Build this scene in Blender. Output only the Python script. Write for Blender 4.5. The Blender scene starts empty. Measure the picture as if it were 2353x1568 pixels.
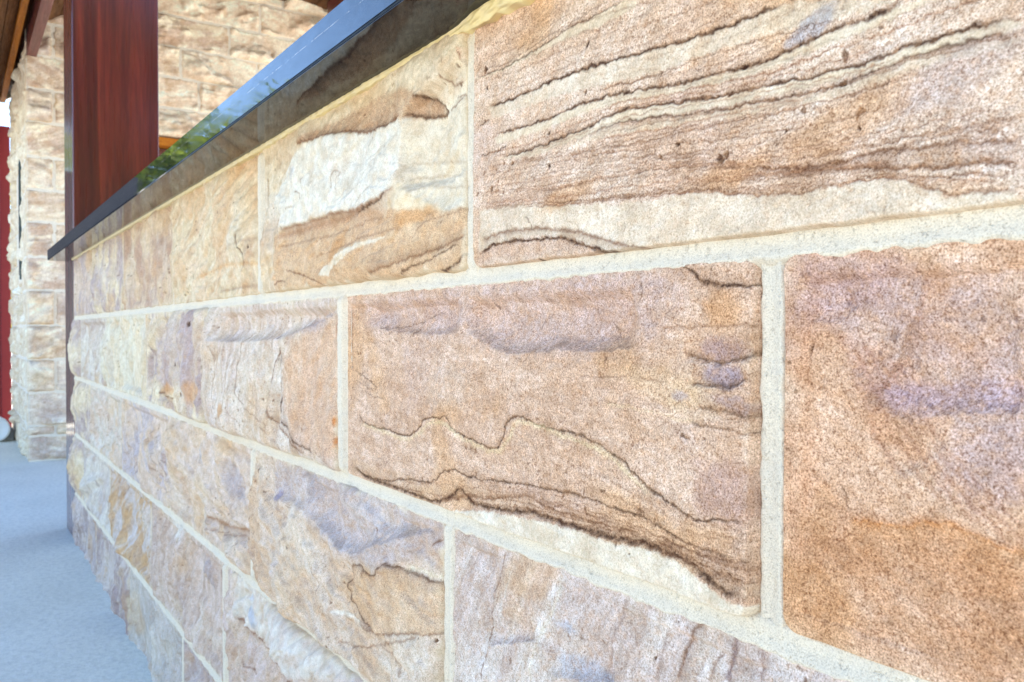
import bpy, bmesh, math, random
import numpy as np

# ------------------------------------------------------------------ camera, sky, sun, exposure
scn = bpy.context.scene
R = math.radians
F_PX, YAW, PITCH = 1880.0, R(34.4), R(-0.70)          # focal length in widths of 2353
EYE = np.array([0.0, -0.362, 0.755])
cam_d = bpy.data.cameras.new('camera'); cam = bpy.data.objects.new('camera', cam_d)
scn.collection.objects.link(cam); scn.camera = cam
cam.location = EYE
cam.rotation_euler = (R(90) + PITCH, 0, R(90) - YAW)
cam_d.sensor_width = 36.0; cam_d.lens = 36.0 * F_PX / 2353
cam_d.clip_start = 0.02; cam_d.clip_end = 2000
cam_d.dof.use_dof = True; cam_d.dof.focus_distance = 0.62; cam_d.dof.aperture_fstop = 21.0

world = bpy.data.worlds.new('World'); scn.world = world; world.use_nodes = True
SUN_EL, SUN_AZ = R(46), R(122)                         # azimuth measured from +X towards +Y
wn = world.node_tree.nodes; wl = world.node_tree.links
sky = wn.new('ShaderNodeTexSky'); sky.sky_type = 'NISHITA'; sky.sun_disc = False
sky.sun_elevation = SUN_EL; sky.sun_rotation = R(90) - SUN_AZ
sky.air_density = 1.25; sky.dust_density = .15; sky.ozone_density = 4.0; sky.altitude = 2500
bg = wn['Background']; bg.inputs[1].default_value = 0.15
wl.new(sky.outputs[0], bg.inputs[0])
sun_d = bpy.data.lights.new('sun', 'SUN'); sun = bpy.data.objects.new('sun', sun_d)
scn.collection.objects.link(sun)
sun_d.energy = 3.0; sun_d.angle = R(0.53); sun_d.color = (1.0, 0.89, 0.73)
sun.rotation_euler = (R(90) - SUN_EL, 0, SUN_AZ + R(90))
vs = scn.view_settings
vs.view_transform = 'Standard'; vs.look = 'None'; vs.gamma = 1.0; vs.exposure = 2.12
scn.render.engine = 'CYCLES'
cy = scn.cycles
cy.use_denoising = True
cy.max_bounces = 8; cy.diffuse_bounces = 5; cy.glossy_bounces = 4

# ------------------------------------------------------------------ camera mathematics (photo point -> wall point)
fw = np.array([-math.cos(YAW) * math.cos(PITCH), math.sin(YAW) * math.cos(PITCH), math.sin(PITCH)])
rt = np.cross(fw, [0, 0, 1]); rt /= np.linalg.norm(rt); upv = np.cross(rt, fw)
CROPS = dict(P=(0, 0, 1), A=(574.5, 0, .43956), B=(574.5, 631.95, .43956), C=(1149, 574.5, .54976), D=(976.65, 1091.55, .36623),
             E=(1034.1, 0, .56058), G=(114.9, 517.05, .40292), H=(0, 1034.1, .43948), K=(1493.7, 517.05, .6704),
             L=(746.85, 574.5, .54962), I=(86.2, 488.3, .21983), J=(86.2, 804.3, .29311))
def wallpt(crop, x, y, Y=-0.008):
    ox, oy, s = CROPS[crop]; x = ox + x * s; y = oy + y * s
    d = fw * F_PX + rt * (x - 1176.5) - upv * (y - 784)
    p = EYE + d * ((Y - EYE[1]) / d[1])
    return p[0], p[2]
def depth_of(x, y, z): return (np.array([x, y, z]) - EYE) @ fw

# ------------------------------------------------------------------ noise in numpy
def _h(ix, iy, seed):
    h = (ix.astype(np.uint32) * np.uint32(374761393)) ^ (iy.astype(np.uint32) * np.uint32(668265263)) ^ np.uint32((seed * 2246822519) & 0xffffffff)
    h = (h ^ (h >> np.uint32(13))) * np.uint32(1274126177)
    return (h ^ (h >> np.uint32(16))).astype(np.float32) * np.float32(2 * math.pi / 4294967296.0)
def pn(x, y, seed=0):
    x = np.asarray(x, np.float32); y = np.asarray(y, np.float32)
    x0 = np.floor(x); y0 = np.floor(y); fx = x - x0; fy = y - y0
    ix = x0.astype(np.int64); iy = y0.astype(np.int64)
    u = fx * fx * fx * (fx * (fx * 6 - 15) + 10); v = fy * fy * fy * (fy * (fy * 6 - 15) + 10)
    def g(dx, dy):
        a = _h(ix + dx, iy + dy, seed)
        return np.cos(a) * (fx - dx) + np.sin(a) * (fy - dy)
    a = g(0, 0); b = g(1, 0); c = g(0, 1); d = g(1, 1)
    return (a + u * (b - a) + v * (c - a) + u * v * (a - b - c + d)) * 1.4
def fbm(x, y, s, o=3, seed=0, gain=.5):
    t = 0; a = 1.0; n = 0
    for i in range(o):
        t = t + a * pn(np.asarray(x) / s + 17.3 * i, np.asarray(y) / s - 9.1 * i, seed + i * 31); n += a; a *= gain; s = s / 2.03
    return t / n
def ss(a, b, x):
    t = np.clip((x - a) / (b - a), 0, 1); return t * t * (3 - 2 * t)
def lerp(a, b, t): return a + (b - a) * t

# ------------------------------------------------------------------ objects and materials
COL = scn.collection
def tag(o, label=None, cat=None, group=None, kind=None):
    for k, v in (('label', label), ('category', cat), ('group', group), ('kind', kind)):
        if v: o[k] = v
    return o
def empty(name, loc, label, cat, group=None):
    o = bpy.data.objects.new(name, None); COL.objects.link(o); o.location = loc; o.empty_display_size = .1
    return tag(o, label, cat, group)
def link(name, me, mat, parent=None):
    o = bpy.data.objects.new(name, me); COL.objects.link(o)
    if mat and not me.materials: me.materials.append(mat)
    if parent:
        o.parent = parent; o.matrix_parent_inverse = parent.matrix_basis.inverted()
    return o
def mesh_np(name, co, quads, cols=None, smooth=True):
    me = bpy.data.meshes.new(name)
    me.vertices.add(len(co)); me.vertices.foreach_set('co', np.asarray(co, np.float32).ravel())
    q = np.asarray(quads, np.int32)
    me.loops.add(q.size); me.loops.foreach_set('vertex_index', q.ravel())
    me.polygons.add(len(q)); me.polygons.foreach_set('loop_start', np.arange(0, q.size, 4, dtype=np.int32))
    me.polygons.foreach_set('use_smooth', np.full(len(q), smooth))
    if cols is not None:
        a = me.attributes.new('tone', 'FLOAT_COLOR', 'POINT'); a.data.foreach_set('color', np.asarray(cols, np.float32).ravel())
    me.update(calc_edges=True)
    return me
class NT:
    def __init__(s, name, rough=.8, spec=.3):
        s.m = bpy.data.materials.new(name); s.m.use_nodes = True
        s.n = s.m.node_tree.nodes; s.l = s.m.node_tree.links; s.b = s.n['Principled BSDF']
        s.b.inputs['Roughness'].default_value = rough; s.b.inputs['Specular IOR Level'].default_value = spec
        s.tc = s.n.new('ShaderNodeTexCoord')
    def link(s, a, b): s.l.new(a, b)
    def vec(s, scale=(1, 1, 1), src=None):
        m = s.n.new('ShaderNodeMapping'); m.inputs['Scale'].default_value = scale
        s.link(src or s.tc.outputs['Object'], m.inputs[0]); return m.outputs[0]
    def noise(s, scale, detail=3, rough=.55, v=None, dist=0):
        n = s.n.new('ShaderNodeTexNoise'); n.inputs['Scale'].default_value = scale; n.inputs['Detail'].default_value = detail
        n.inputs['Roughness'].default_value = rough; n.inputs['Distortion'].default_value = dist
        s.link(v or s.tc.outputs['Object'], n.inputs['Vector']); return n.outputs['Fac']
    def ramp(s, f, stops):
        r = s.n.new('ShaderNodeValToRGB'); e = r.color_ramp.elements
        while len(e) < len(stops): e.new(.5)
        for k, (p, c) in zip(e, stops):
            k.position = p; k.color = (c, c, c, 1) if not hasattr(c, '__len__') else (*c, 1)
        s.link(f, r.inputs[0]); return r.outputs[0]
    def mix(s, f, a, b, mode='MIX'):
        m = s.n.new('ShaderNodeMix'); m.data_type = 'RGBA'; m.blend_type = mode
        for i, x in ((0, f), (6, a), (7, b)):
            if hasattr(x, 'node'): s.link(x, m.inputs[i])
            elif hasattr(x, '__len__'): m.inputs[i].default_value = (*x, 1)
            else: m.inputs[i].default_value = x
        return m.outputs[2]
    def math(s, op, a, b):
        m = s.n.new('ShaderNodeMath'); m.operation = op
        for i, x in enumerate((a, b)):
            if hasattr(x, 'node'): s.link(x, m.inputs[i])
            else: m.inputs[i].default_value = x
        return m.outputs[0]
    def bump(s, h, strength=.4, dist=.001):
        b = s.n.new('ShaderNodeBump'); b.inputs['Strength'].default_value = strength; b.inputs['Distance'].default_value = dist
        s.link(h, b.inputs['Height']); s.link(b.outputs[0], s.b.inputs['Normal'])
    def color(s, c): s.link(c, s.b.inputs['Base Color'])
    def rough(s, c): s.link(c, s.b.inputs['Roughness'])

def mat_sandstone(name, k=1.0):
    t = NT(name, .92, .2)
    at = t.n.new('ShaderNodeAttribute'); at.attribute_name = 'tone'
    c, g = at.outputs['Color'], at.outputs['Alpha']
    warp = t.noise(140 * k, 2)
    n1 = t.noise(1050 * k, 2, .5); n2 = t.noise(560 * k, 3, .6, t.vec((1.03, 1, .97)), .3); n3 = t.noise(230 * k, 4, .6)
    c = t.mix(t.math('MULTIPLY', t.ramp(n3, [(.45, 0.0), (.68, .6)]), g), c, (.56, .30, .15))
    c = t.mix(g, c, t.mix(1.0, c, t.ramp(n1, [(.30, (.36, .25, .19)), (.45, (.92, .88, .84)), (.55, (1.05, 1.06, 1.08)), (.70, (1.5, 1.55, 1.62))]), 'MULTIPLY'))
    c = t.mix(t.math('MULTIPLY', g, .85), c, t.mix(1.0, c, t.ramp(n2, [(.33, (.42, .29, .22)), (.45, (.97, .95, .92)), (.60, (1.06, 1.07, 1.09)), (.72, (1.25, 1.28, 1.32))]), 'MULTIPLY'))
    c = t.mix(.22, c, t.mix(1.0, c, t.ramp(warp, [(.3, .55), (.7, 1.35)]), 'MULTIPLY'))
    t.color(c)
    h = t.mix(.45, t.noise(420 * k, 5, .7), t.noise(1500 * k, 2, .6))
    t.bump(h, .55, .0016)
    return t.m
M_STONE = mat_sandstone('sandstone_near')
M_STONE_FAR = mat_sandstone('sandstone_house', .25)

def mat_mortar(name, base=(.79, .645, .46), k=1.0):
    t = NT(name, .9, .25)
    n = t.noise(26, 4); f = t.noise(900 * k, 4, .7); pits = t.noise(260 * k, 3, .7)
    c = t.mix(t.ramp(n, [(.35, 0.), (.7, 1.)]), base, (base[0] * .90, base[1] * .92, base[2] * .96))
    c = t.mix(.8, c, t.mix(1.0, c, t.ramp(t.noise(1200 * k, 2, .5), [(.3, (.66, .58, .48)), (.45, (.97, .96, .95)), (.6, (1.04, 1.04, 1.04)), (.72, (1.2, 1.2, 1.2))]), 'MULTIPLY'))
    c = t.mix(t.ramp(f, [(.33, .6), (.44, 0.)]), c, (.40, .33, .24))
    c = t.mix(t.ramp(t.noise(9, 3), [(.55, 0.), (.75, .35)]), c, (.58, .52, .41))
    t.color(c); t.bump(t.mix(.5, f, t.ramp(pits, [(.28, 0.), (.40, 1.)])), .9, .002)
    return t.m
M_MORTAR = mat_mortar('cream_mortar')

def mat_granite(name, k):
    t = NT(name, .03, .5)
    a = t.noise(900, 3, .7); b = t.noise(120, 4, .6)
    c = t.mix(t.ramp(a, [(.5, 0.), (.72, 1.)]), (.007, .007, .008), (.035, .036, .040))
    c = t.mix(t.ramp(b, [(.45, 0.), (.8, .5)]), c, (.026, .024, .022)); t.color(c)
    s = t.noise(24, 5, .7, t.vec((.35, 2, 2)))
    sp = t.n.new('ShaderNodeSeparateXYZ'); t.link(t.tc.outputs['Object'], sp.inputs[0])
    dz = t.math('ABSOLUTE', t.math('SUBTRACT', sp.outputs[2], 1.0335), 0)
    scr = t.math('MULTIPLY', t.ramp(t.math('MULTIPLY', dz, 1000), [(.25, 1.), (.6, 0.)]), t.ramp(t.noise(60, 4, .7), [(.45, 0.), (.6, .5)]))
    fl = t.ramp(t.noise(55, 4, .75, t.vec((.5, 1, 1.6))), [(.68, 0.), (.76, .6)])
    c2 = t.mix(scr, c, (.5, .42, .34)); c2 = t.mix(fl, c2, (.16, .17, .17)); t.color(c2)
    t.rough(t.ramp(s, [(.42, .02), (.60, .06), (.75, .2)]))
    sc = t.noise(70, 5, .75, t.vec((.4, 1, 1.4)), .6); t.link(t.ramp(sc, [(.35, .55 * k), (.52, .75 * k), (.66, 1.0 * k)]), t.b.inputs['Specular IOR Level'])
    t.b.inputs['IOR'].default_value = 1.62
    t.bump(t.noise(7, 2), .03, .01)
    return t.m
M_GRANITE = mat_granite('polished_black_granite', 1.0); M_GRANITE_UNDER = mat_granite('dimmed_granite_underside', .15)  # underside copy of the polish, reflectance cut to darken what it mirrors
def mat_sealant():
    t = NT('cream_sealant', .38, .5)
    n = t.noise(60, 3); t.color(t.mix(t.ramp(n, [(.35, 0.), (.7, 1.)]), (.76, .57, .24), (.70, .54, .27))); t.bump(t.noise(220, 2), .2, .001)
    return t.m
M_SEALANT = mat_sealant()
def mat_wood(name, dark, light, scale=(60, 60, 3), rough=.22, coat=.6, spec=.28):
    t = NT(name, rough, spec)
    v = t.vec(scale); n = t.noise(1.0, 5, .65, v, .8); w = t.noise(.22, 3, .55, v, 2.2); f = t.noise(5, 3, .6, v)
    c = t.ramp(n, [(.3, dark), (.52, [(a + b) / 2 for a, b in zip(dark, light)]), (.72, light)])
    c = t.mix(t.ramp(w, [(.42, 0.), (.62, .7)]), c, [d * .65 for d in dark])
    c = t.mix(t.ramp(f, [(.45, 0.), (.8, .5)]), c, [d * .4 for d in dark])
    t.color(c); t.bump(n, .12, .001); t.rough(t.ramp(f, [(.3, rough * .8), (.8, rough * 1.4)]))
    t.b.inputs['Coat Weight'].default_value = coat; t.b.inputs['Coat Roughness'].default_value = .12
    return t.m
M_POST = mat_wood('jarrah_varnish', (.062, .009, .008), (.19, .027, .014), (18, 18, 1.1), .3, .8, .10)
M_BEAM = mat_wood('red_stained_beam', (.13, .030, .026), (.20, .055, .046), (3, 60, 60), .35, .3)
M_SOFFIT = mat_wood('cedar_soffit', (.075, .030, .012), (.20, .085, .030), (3, 40, 40), .5, 0, .12)
M_ORANGE = mat_wood('orange_varnish', (.34, .095, .006), (.48, .165, .014), (4, 40, 40), .45, 0, .15)
M_DOOR = mat_wood('red_door_stain', (.10, .022, .014), (.17, .045, .026), (40, 40, 3), .35, .3)
def mat_plain(name, col, rough=.5, spec=.4, var=.25, scale=8, bump=0.0, metal=0):
    t = NT(name, rough, spec); n = t.noise(scale, 4, .6)
    t.color(t.mix(t.ramp(n, [(.3, 0.), (.7, 1.)]), [c * (1 - var) for c in col], col)); t.b.inputs['Metallic'].default_value = metal
    if bump: t.bump(t.noise(scale * 20, 3), bump, .002)
    return t.m
M_GATE = mat_plain('red_gate_paint', (.17, .015, .019), .4, .25, .15, 3)
M_FASCIA = mat_plain('cream_fascia_paint', (.70, .58, .36), .5, .3, .1)
M_ROOF = mat_plain('roof_sheet', (.20, .19, .18), .5, .4, .2, 5)
M_GREEN = mat_plain('dark_green_frame', (.012, .035, .03), .3, .5, .2)
M_WHITE = mat_plain('white_plastic', (.72, .71, .68), .4, .4, .1)
M_BLOCK = mat_plain('grey_concrete_block', (.38, .37, .35), .9, .2, .3, 30, .3)
def mat_concrete():
    t = NT('concrete_paving', .88, .25)
    n = t.noise(3, 5, .6); f = t.noise(85, 4, .75); g = t.noise(55, 3, .7)
    c = t.mix(t.ramp(n, [(.3, 0.), (.7, 1.)]), (.69, .67, .56), (.81, .79, .67))
    c = t.mix(t.ramp(g, [(.44, 0.), (.62, .5)]), c, (.54, .53, .45))
    c = t.mix(t.ramp(f, [(.53, 0.), (.66, .65)]), c, (.84, .81, .76))
    c = t.mix(t.ramp(t.noise(420, 3, .7), [(.36, .55), (.46, 0.)]), c, (.30, .285, .26))
    t.color(c); t.bump(t.mix(.5, f, g), .6, .004)
    return t.m
M_GROUND = mat_concrete()
def mat_leaf(name, a, b):
    t = NT(name, .5, .35); n = t.noise(1.3, 3); t.color(t.mix(t.ramp(n, [(.35, 0.), (.65, 1.)]), a, b))
    tr = t.n.new('ShaderNodeBsdfTranslucent'); tr.inputs[0].default_value = (b[0] * 1.6, b[1] * 1.7, b[2] * 1.2, 1)
    mx = t.n.new('ShaderNodeMixShader'); mx.inputs[0].default_value = .5
    out = [n for n in t.n if n.type == 'OUTPUT_MATERIAL'][0]
    t.link(t.b.outputs[0], mx.inputs[1]); t.link(tr.outputs[0], mx.inputs[2]); t.link(mx.outputs[0], out.inputs['Surface'])
    return t.m
M_LEAF = mat_leaf('green_leaves', (.06, .11, .022), (.20, .24, .04))
M_LEAFY = mat_leaf('yellow_green_leaves', (.20, .24, .02), (.52, .46, .04))
M_BARK = mat_plain('bark', (.14, .10, .07), .9, .2, .4, 14, .5)

def box(name, a, b, mat, parent=None, bevel=0.0, seg=2):
    bm = bmesh.new(); bmesh.ops.create_cube(bm, size=1)
    for v in bm.verts:
        for i in range(3): v.co[i] = (a[i] + b[i]) / 2 + v.co[i] * (b[i] - a[i])
    if bevel: bmesh.ops.bevel(bm, geom=bm.edges[:], offset=bevel, segments=seg, affect='EDGES', profile=.5)
    me = bpy.data.meshes.new(name); bm.to_mesh(me); bm.free()
    for p in me.polygons: p.use_smooth = False
    return link(name, me, mat, parent)

# ------------------------------------------------------------------ ground
bm = bmesh.new()
vsq = [bm.verts.new((x, y, 0)) for x, y in ((-400, -400), (400, -400), (400, 400), (-400, 400))]
bm.faces.new(vsq); me = bpy.data.meshes.new('ground'); bm.to_mesh(me); bm.free()
tag(link('ground', me, M_GROUND), 'pale blue grey concrete paving in the shade of the wall', None, None, 'structure')

# ------------------------------------------------------------------ stones
CREAM = (.655, .555, .425); WHITE = (.72, .68, .60); PINK = (.55, .42, .33); TAN = (.53, .38, .25); ORANGE = (.52, .29, .13)
PURPLE = (.475, .395, .36); BROWN = (.19, .105, .065); DARK = (.085, .048, .030); BLUE = (.43, .43, .45); RUST = (.46, .17, .03); PALEPINK = (.60, .49, .40)
def poly(crop, pts, Yp):
    p = np.array([wallpt(crop, x, y, Yp) for x, y in pts])
    return p
def chaikin(p):
    if len(p) < 3: return p
    q = [p[0]]
    for a, b in zip(p[:-1], p[1:]): q += [a * .75 + b * .25, a * .25 + b * .75]
    q.append(p[-1]); return np.array(q)
def sdist(X, Z, p):
    """distance, side (+ is left of the direction of travel), position 0..1 along polyline"""
    d2 = np.full(X.shape, 1e9, np.float32); sg = np.zeros(X.shape, np.float32); tt = np.zeros(X.shape, np.float32)
    L = np.concatenate([[0], np.cumsum(np.hypot(*np.diff(p, axis=0).T))]); L /= max(L[-1], 1e-9)
    for i in range(len(p) - 1):
        ax, az = p[i]; bx, bz = p[i + 1]; ex, ez = bx - ax, bz - az; l2 = ex * ex + ez * ez + 1e-12
        t = np.clip(((X - ax) * ex + (Z - az) * ez) / l2, 0, 1)
        dx = X - ax - t * ex; dz = Z - az - t * ez; q = dx * dx + dz * dz
        m = q < d2
        d2 = np.where(m, q, d2); sg = np.where(m, np.sign(ex * dz - ez * dx), sg); tt = np.where(m, L[i] + t * (L[i + 1] - L[i]), tt)
    return np.sqrt(d2), sg, tt
def inside(X, Z, p):
    r = np.zeros(X.shape, bool)
    for (ax, az), (bx, bz) in zip(p, np.roll(p, -1, 0)):
        if az == bz: continue
        c = (az > Z) != (bz > Z)
        r ^= c & (X < (bx - ax) * (Z - az) / (bz - az) + ax)
    return r

def stone_fields(X, Z, r, cfg):
    """height above the wall plane and colour for points of a stone with rectangle r"""
    u0, u1, z0, z1 = r; seed = cfg.get('seed', 1); H = cfg.get('H', .012)
    rng = random.Random(seed * 7 + 3)
    x = X; z = Z
    wob = fbm(x, z, .05, 3, seed + 5) * cfg.get('wob', .0035) + fbm(x, z, .009, 2, seed + 6) * .00035
    rr = .012
    dx = np.minimum(x - u0, u1 - x) + wob; dz = np.minimum(z - z0, z1 - z) + fbm(x, z, .045, 3, seed + 9) * cfg.get('wob', .0035)
    e = np.where((dx < rr) & (dz < rr), rr - np.hypot(np.maximum(rr - dx, 0), np.maximum(rr - dz, 0)), np.minimum(dx, dz))
    Rr = cfg.get('R', .02)
    prof = 1 - (1 - np.clip(e / Rr, 0, 1)) ** 3.0
    h = np.full(x.shape, H, np.float32)
    fac = cfg.get('facet', .5)
    for k in range(cfg.get('nf', 5)):
        gx, gz = rng.uniform(-1, 1) * fac * .35, rng.uniform(-1, 1) * fac * .5
        cx, cz = rng.uniform(u0, u1), rng.uniform(z0, z1)
        h = np.minimum(h, H * rng.uniform(.75, 1.2) + gx * (x - cx) + gz * (z - cz))
    h = np.maximum(h, H * .12)
    rough = cfg.get('rough', .5)
    rg = fbm(x * 1.0, z * 1.15, .075, 4, seed + 21)
    h = h + rough * H * (.55 * rg + .5 * (.32 - np.abs(fbm(x, z, .11, 3, seed + 33))))
    # chipped terraces
    th = R(cfg.get('ang', 5)); s = -math.sin(th) * x + math.cos(th) * z
    sw = s + fbm(x, z, .16, 3, seed + 41) * .018 + fbm(x, z, .02, 3, seed + 44) * .0022
    f = sw / cfg.get('terr', .026); fr = f - np.floor(f)
    h = h + rough * H * .22 * (ss(0, .85, fr) - ss(.9, 1, fr) - .4) * ss(-.1, .35, fbm(x, z, .13, 2, seed + 51))
    tr_ = cfg.get('split', 1.0)
    al_ = math.cos(th) * x + math.sin(th) * z; ac_ = s
    sc_ = cfg.get('splitsc', .13)
    tf = fbm(al_ * .62, ac_ * 1.15, sc_, 4, seed + 161, .52) * 6.5 + fbm(x, z, .02, 3, seed + 163) * .35
    fl_ = np.floor(tf); fq = tf - fl_
    terr = (fl_ + ss(.62, 1.0, fq) * .85 + .15 * fq) / 6.5 - .06
    h = h + terr * tr_ * H * 1.5
    tf2 = fbm(al_ * .7, ac_, sc_ * .38, 3, seed + 167, .55) * 4.5
    f2 = np.floor(tf2); h = h + (f2 + ss(.6, 1., tf2 - f2)) / 4.5 * tr_ * H * cfg.get('sp2', .40) * ss(-.15, .25, fbm(x, z, .12, 2, seed + 169))
    ts = cfg.get('top', .0)
    h = np.minimum(h, H * 1.45)
    h = h - ts * np.exp(-np.maximum(z1 - z, 0) / .030)
    if cfg.get('under'): h = lerp(h, np.minimum(h, .006), np.exp(-(np.maximum(z1 - z, 0) / .022) ** 2))
    h = h + fbm(x, z, .012, 4, seed + 61, .6) * cfg.get('fine', .0011) * 1.3 + fbm(x, z, .035, 4, seed + 63, .6) * cfg.get('mid', .0020)
    # ---------------- colour
    A, B = np.array(cfg.get('A', CREAM), np.float32), np.array(cfg.get('B', PINK), np.float32)
    m = ss(-.25, .3, fbm(x, z, .12, 4, seed + 71) + .5 * fbm(s * 3.2, x * .25, .05, 2, seed + 73))
    c = lerp(A, B, m[..., None])
    band = fbm(sw, (math.cos(th) * x + math.sin(th) * z) * .10, cfg.get('bs', .016), 3, seed + 81)
    c = c * (1 + cfg.get('bc', .16) * np.clip(band * 1.6, -1, 1))[..., None] ** np.array([.8, 1.0, 1.2], np.float32)
    ln = cfg.get('lines', .5)
    if ln:
        q = sw / cfg.get('ls', .02) + fbm(x, z, .09, 2, seed + 91) * 1.1
        fr = np.abs(q - np.round(q)) * cfg.get('ls', .02)
        wv = .0011 * (1 + 1.2 * fbm(x, z, .03, 2, seed + 93))
        mk = np.exp(-(fr / np.maximum(wv, 2e-4)) ** 2) * ss(.0, .45, fbm(x, z, .11, 3, seed + 95)) * ln
        c = lerp(c, np.array(BROWN, np.float32), (mk * .75)[..., None])
    g = np.full(x.shape, cfg.get('grain', .5), np.float32)
    # loose tints
    for (col, thr, sc, al, sd) in cfg.get('tints', (((.57, .39, .23), .14, .17, .35, 201), ((.46, .40, .38), .14, .14, .25, 205), ((.68, .60, .49), .08, .13, .3, 209), ((.44, .32, .24), .24, .06, .35, 213))):
        k = ss(thr, thr + .22, fbm(x, z, sc, 4, seed + sd)) * al
        c = lerp(c, np.array(col, np.float32), k[..., None])
    fl = ss(.40, .52, fbm(x, z, .0075, 2, seed + 141)) * ss(-.05, .3, fbm(x, z, .10, 2, seed + 143)) * cfg.get('flecks', .7)
    c = lerp(c, np.array((.16, .095, .06), np.float32), fl[..., None]); h = h - fl * .0008
    st = fbm(sw, (math.cos(th) * x + math.sin(th) * z) * .22, .0055, 3, seed + 151, .6)
    c = c * (1 + cfg.get('st', .15) * np.clip(st * 1.5, -1, 1))[..., None] ** np.array([.85, 1.0, 1.15], np.float32)
    h = h + st * .0005
    # ---------------- traced marks
    marks = cfg.get('marks', ())
    if marks:
        wx = x + fbm(x, z, .010, 3, seed + 101, .6) * .0026 + fbm(x, z, .0028, 2, seed + 107) * .0009
        wz = z + fbm(x, z, .010, 3, seed + 103, .6) * .0026 + fbm(x, z, .0028, 2, seed + 109) * .0009
        Yp = cfg.get('Yp', -H * .8)
        for mk in marks:
            kind, crop = mk[0], mk[1]
            if kind == 'spot':
                (px, py, rad) = mk[2]; cx, cz = wallpt(crop, px, py, Yp); rad_m = rad / 1000
                d = np.hypot(wx - cx, wz - cz); k = ss(rad_m * 1.15, rad_m * .7, d)
                c = lerp(c, np.array(mk[3] if len(mk) > 3 else DARK, np.float32), (k * .9)[..., None]); h = h - k * .0012
                continue
            if kind == 'blob':
                (px, py, rx, rz, an) = mk[2]; cx, cz = wallpt(crop, px, py, Yp); an = R(an)
                ax = (wx - cx) * math.cos(an) + (wz - cz) * math.sin(an); az = -(wx - cx) * math.sin(an) + (wz - cz) * math.cos(an)
                d = np.sqrt((ax / (rx / 1000)) ** 2 + (az / (rz / 1000)) ** 2) + .45 * fbm(x, z, .018, 3, seed + 113)
                k = ss(1.15, .45, d); o = mk[4]
                if mk[3] is not None: c = lerp(c, np.array(mk[3], np.float32), (k * o.get('a', .6))[..., None])
                if 'h' in o: h = h + k * o['h'] / 1000
                if 'g' in o: g = lerp(g, o['g'], k)
                continue
            p = chaikin(poly(crop, mk[2], Yp)); o = mk[3]
            mar = (max(o.get('w', 1), o.get('fade', 0) * 2.5, o.get('wid', 0) * 4, o.get('soft', 1) * 2) + 6) / 1000
            if kind == 'fill':
                lo = p.min(0) - mar; hi = p.max(0) + mar
            else:
                lo = p.min(0) - mar; hi = p.max(0) + mar
            bb = (x > lo[0]) & (x < hi[0]) & (z > lo[1]) & (z < hi[1])
            if not bb.any(): continue
            X_, Z_ = wx[bb], wz[bb]
            if kind == 'fill':
                d, _, _ = sdist(X_, Z_, np.vstack([p, p[:1]])); ins = inside(X_, Z_, p)
                sd = np.where(ins, d, -d); sf = o.get('soft', 1.0) / 1000
                k = ss(-sf, sf, sd) * o.get('a', .85)
                if 'mott' in o: k = k * (1 - o['mott'] * ss(-.2, .3, fbm(X_, Z_, .02, 3, seed + 121)))
                c[bb] = lerp(c[bb], np.array(o['c'], np.float32), k[..., None])
                if 'g' in o: g[bb] = lerp(g[bb], o['g'], k)
                if 'h' in o: h[bb] = h[bb] + k * o['h'] / 1000
            elif kind == 'vein':
                d, sg, tt = sdist(X_, Z_, p); w = o.get('w', 1.0) / 1000
                w = w * (1 + .55 * fbm(X_, Z_, .012, 2, seed + 131)); w = np.maximum(w, 2e-4)
                ef = ss(0, .05, tt) * ss(1, .95, tt) if o.get('taper', 1) else 1
                k = np.exp(-(d / w) ** 2) * o.get('a', .9) * ef * (1 - o.get('brk', .25) * ss(.05, .5, fbm(X_, Z_, .02, 2, seed + 137)))
                fd = o.get('fade', 0) / 1000
                if fd:
                    k2 = np.exp(-d / fd) * np.where(sg * o.get('side', 1) > 0, 1, 0) * o.get('fa', .45) * ef
                    c[bb] = lerp(c[bb], np.array(o.get('fc', BROWN), np.float32), k2[..., None])
                c[bb] = lerp(c[bb], np.array(o.get('c', DARK), np.float32), k[..., None])
                h[bb] = h[bb] - k * o.get('cut', .0006)
            elif kind == 'ledge':
                # the side named by o['side'] lies back: depth at the line, dying away over wid
                d, sg, tt = sdist(X_, Z_, p); ef = ss(0, .12, tt) * ss(1, .88, tt) if o.get('taper', 1) else 1
                s_ = sg * d * o.get('side', 1)
                a_ = o['wid'] * .55 / 1000; q_ = np.maximum(s_ + .0005, 0) / a_
                k = q_ * np.exp(1 - q_) * ef
                h[bb] = h[bb] - k * o['dep'] / 1000
    h = np.maximum(h, .0030 - cfg.get('deep', .0118) * ss(.012, .026, e))
    ar = ss(0, .0036, e)
    h = .0034 * ar - .0075 * (1 - ar) + (h - .0034) * prof
    smear = cfg.get('smear', 1) * ss(.008, .0015, e + fbm(x, z, .02, 3, seed + 171) * .010) * .65
    c = lerp(c, np.array((.64, .55, .43), np.float32), smear[..., None]); g = g * (1 - .7 * smear)
    mv = fbm(x, z, .022, 5, seed + 181, .62)
    c = c * (1 + cfg.get('mv', .30) * np.clip(mv * 1.4, -1, 1))[..., None] ** np.array([.8, 1.0, 1.25], np.float32)
    Lm = c.mean(-1, keepdims=True); c = Lm + (c - Lm) * 1.15
    c = .55 * (np.maximum(c, .004) / .55) ** np.array([1.36, 1.41, 1.44], np.float32)
    return h, np.clip(c, .01, .8), np.clip(np.maximum(g, .22), 0, 1)

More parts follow.
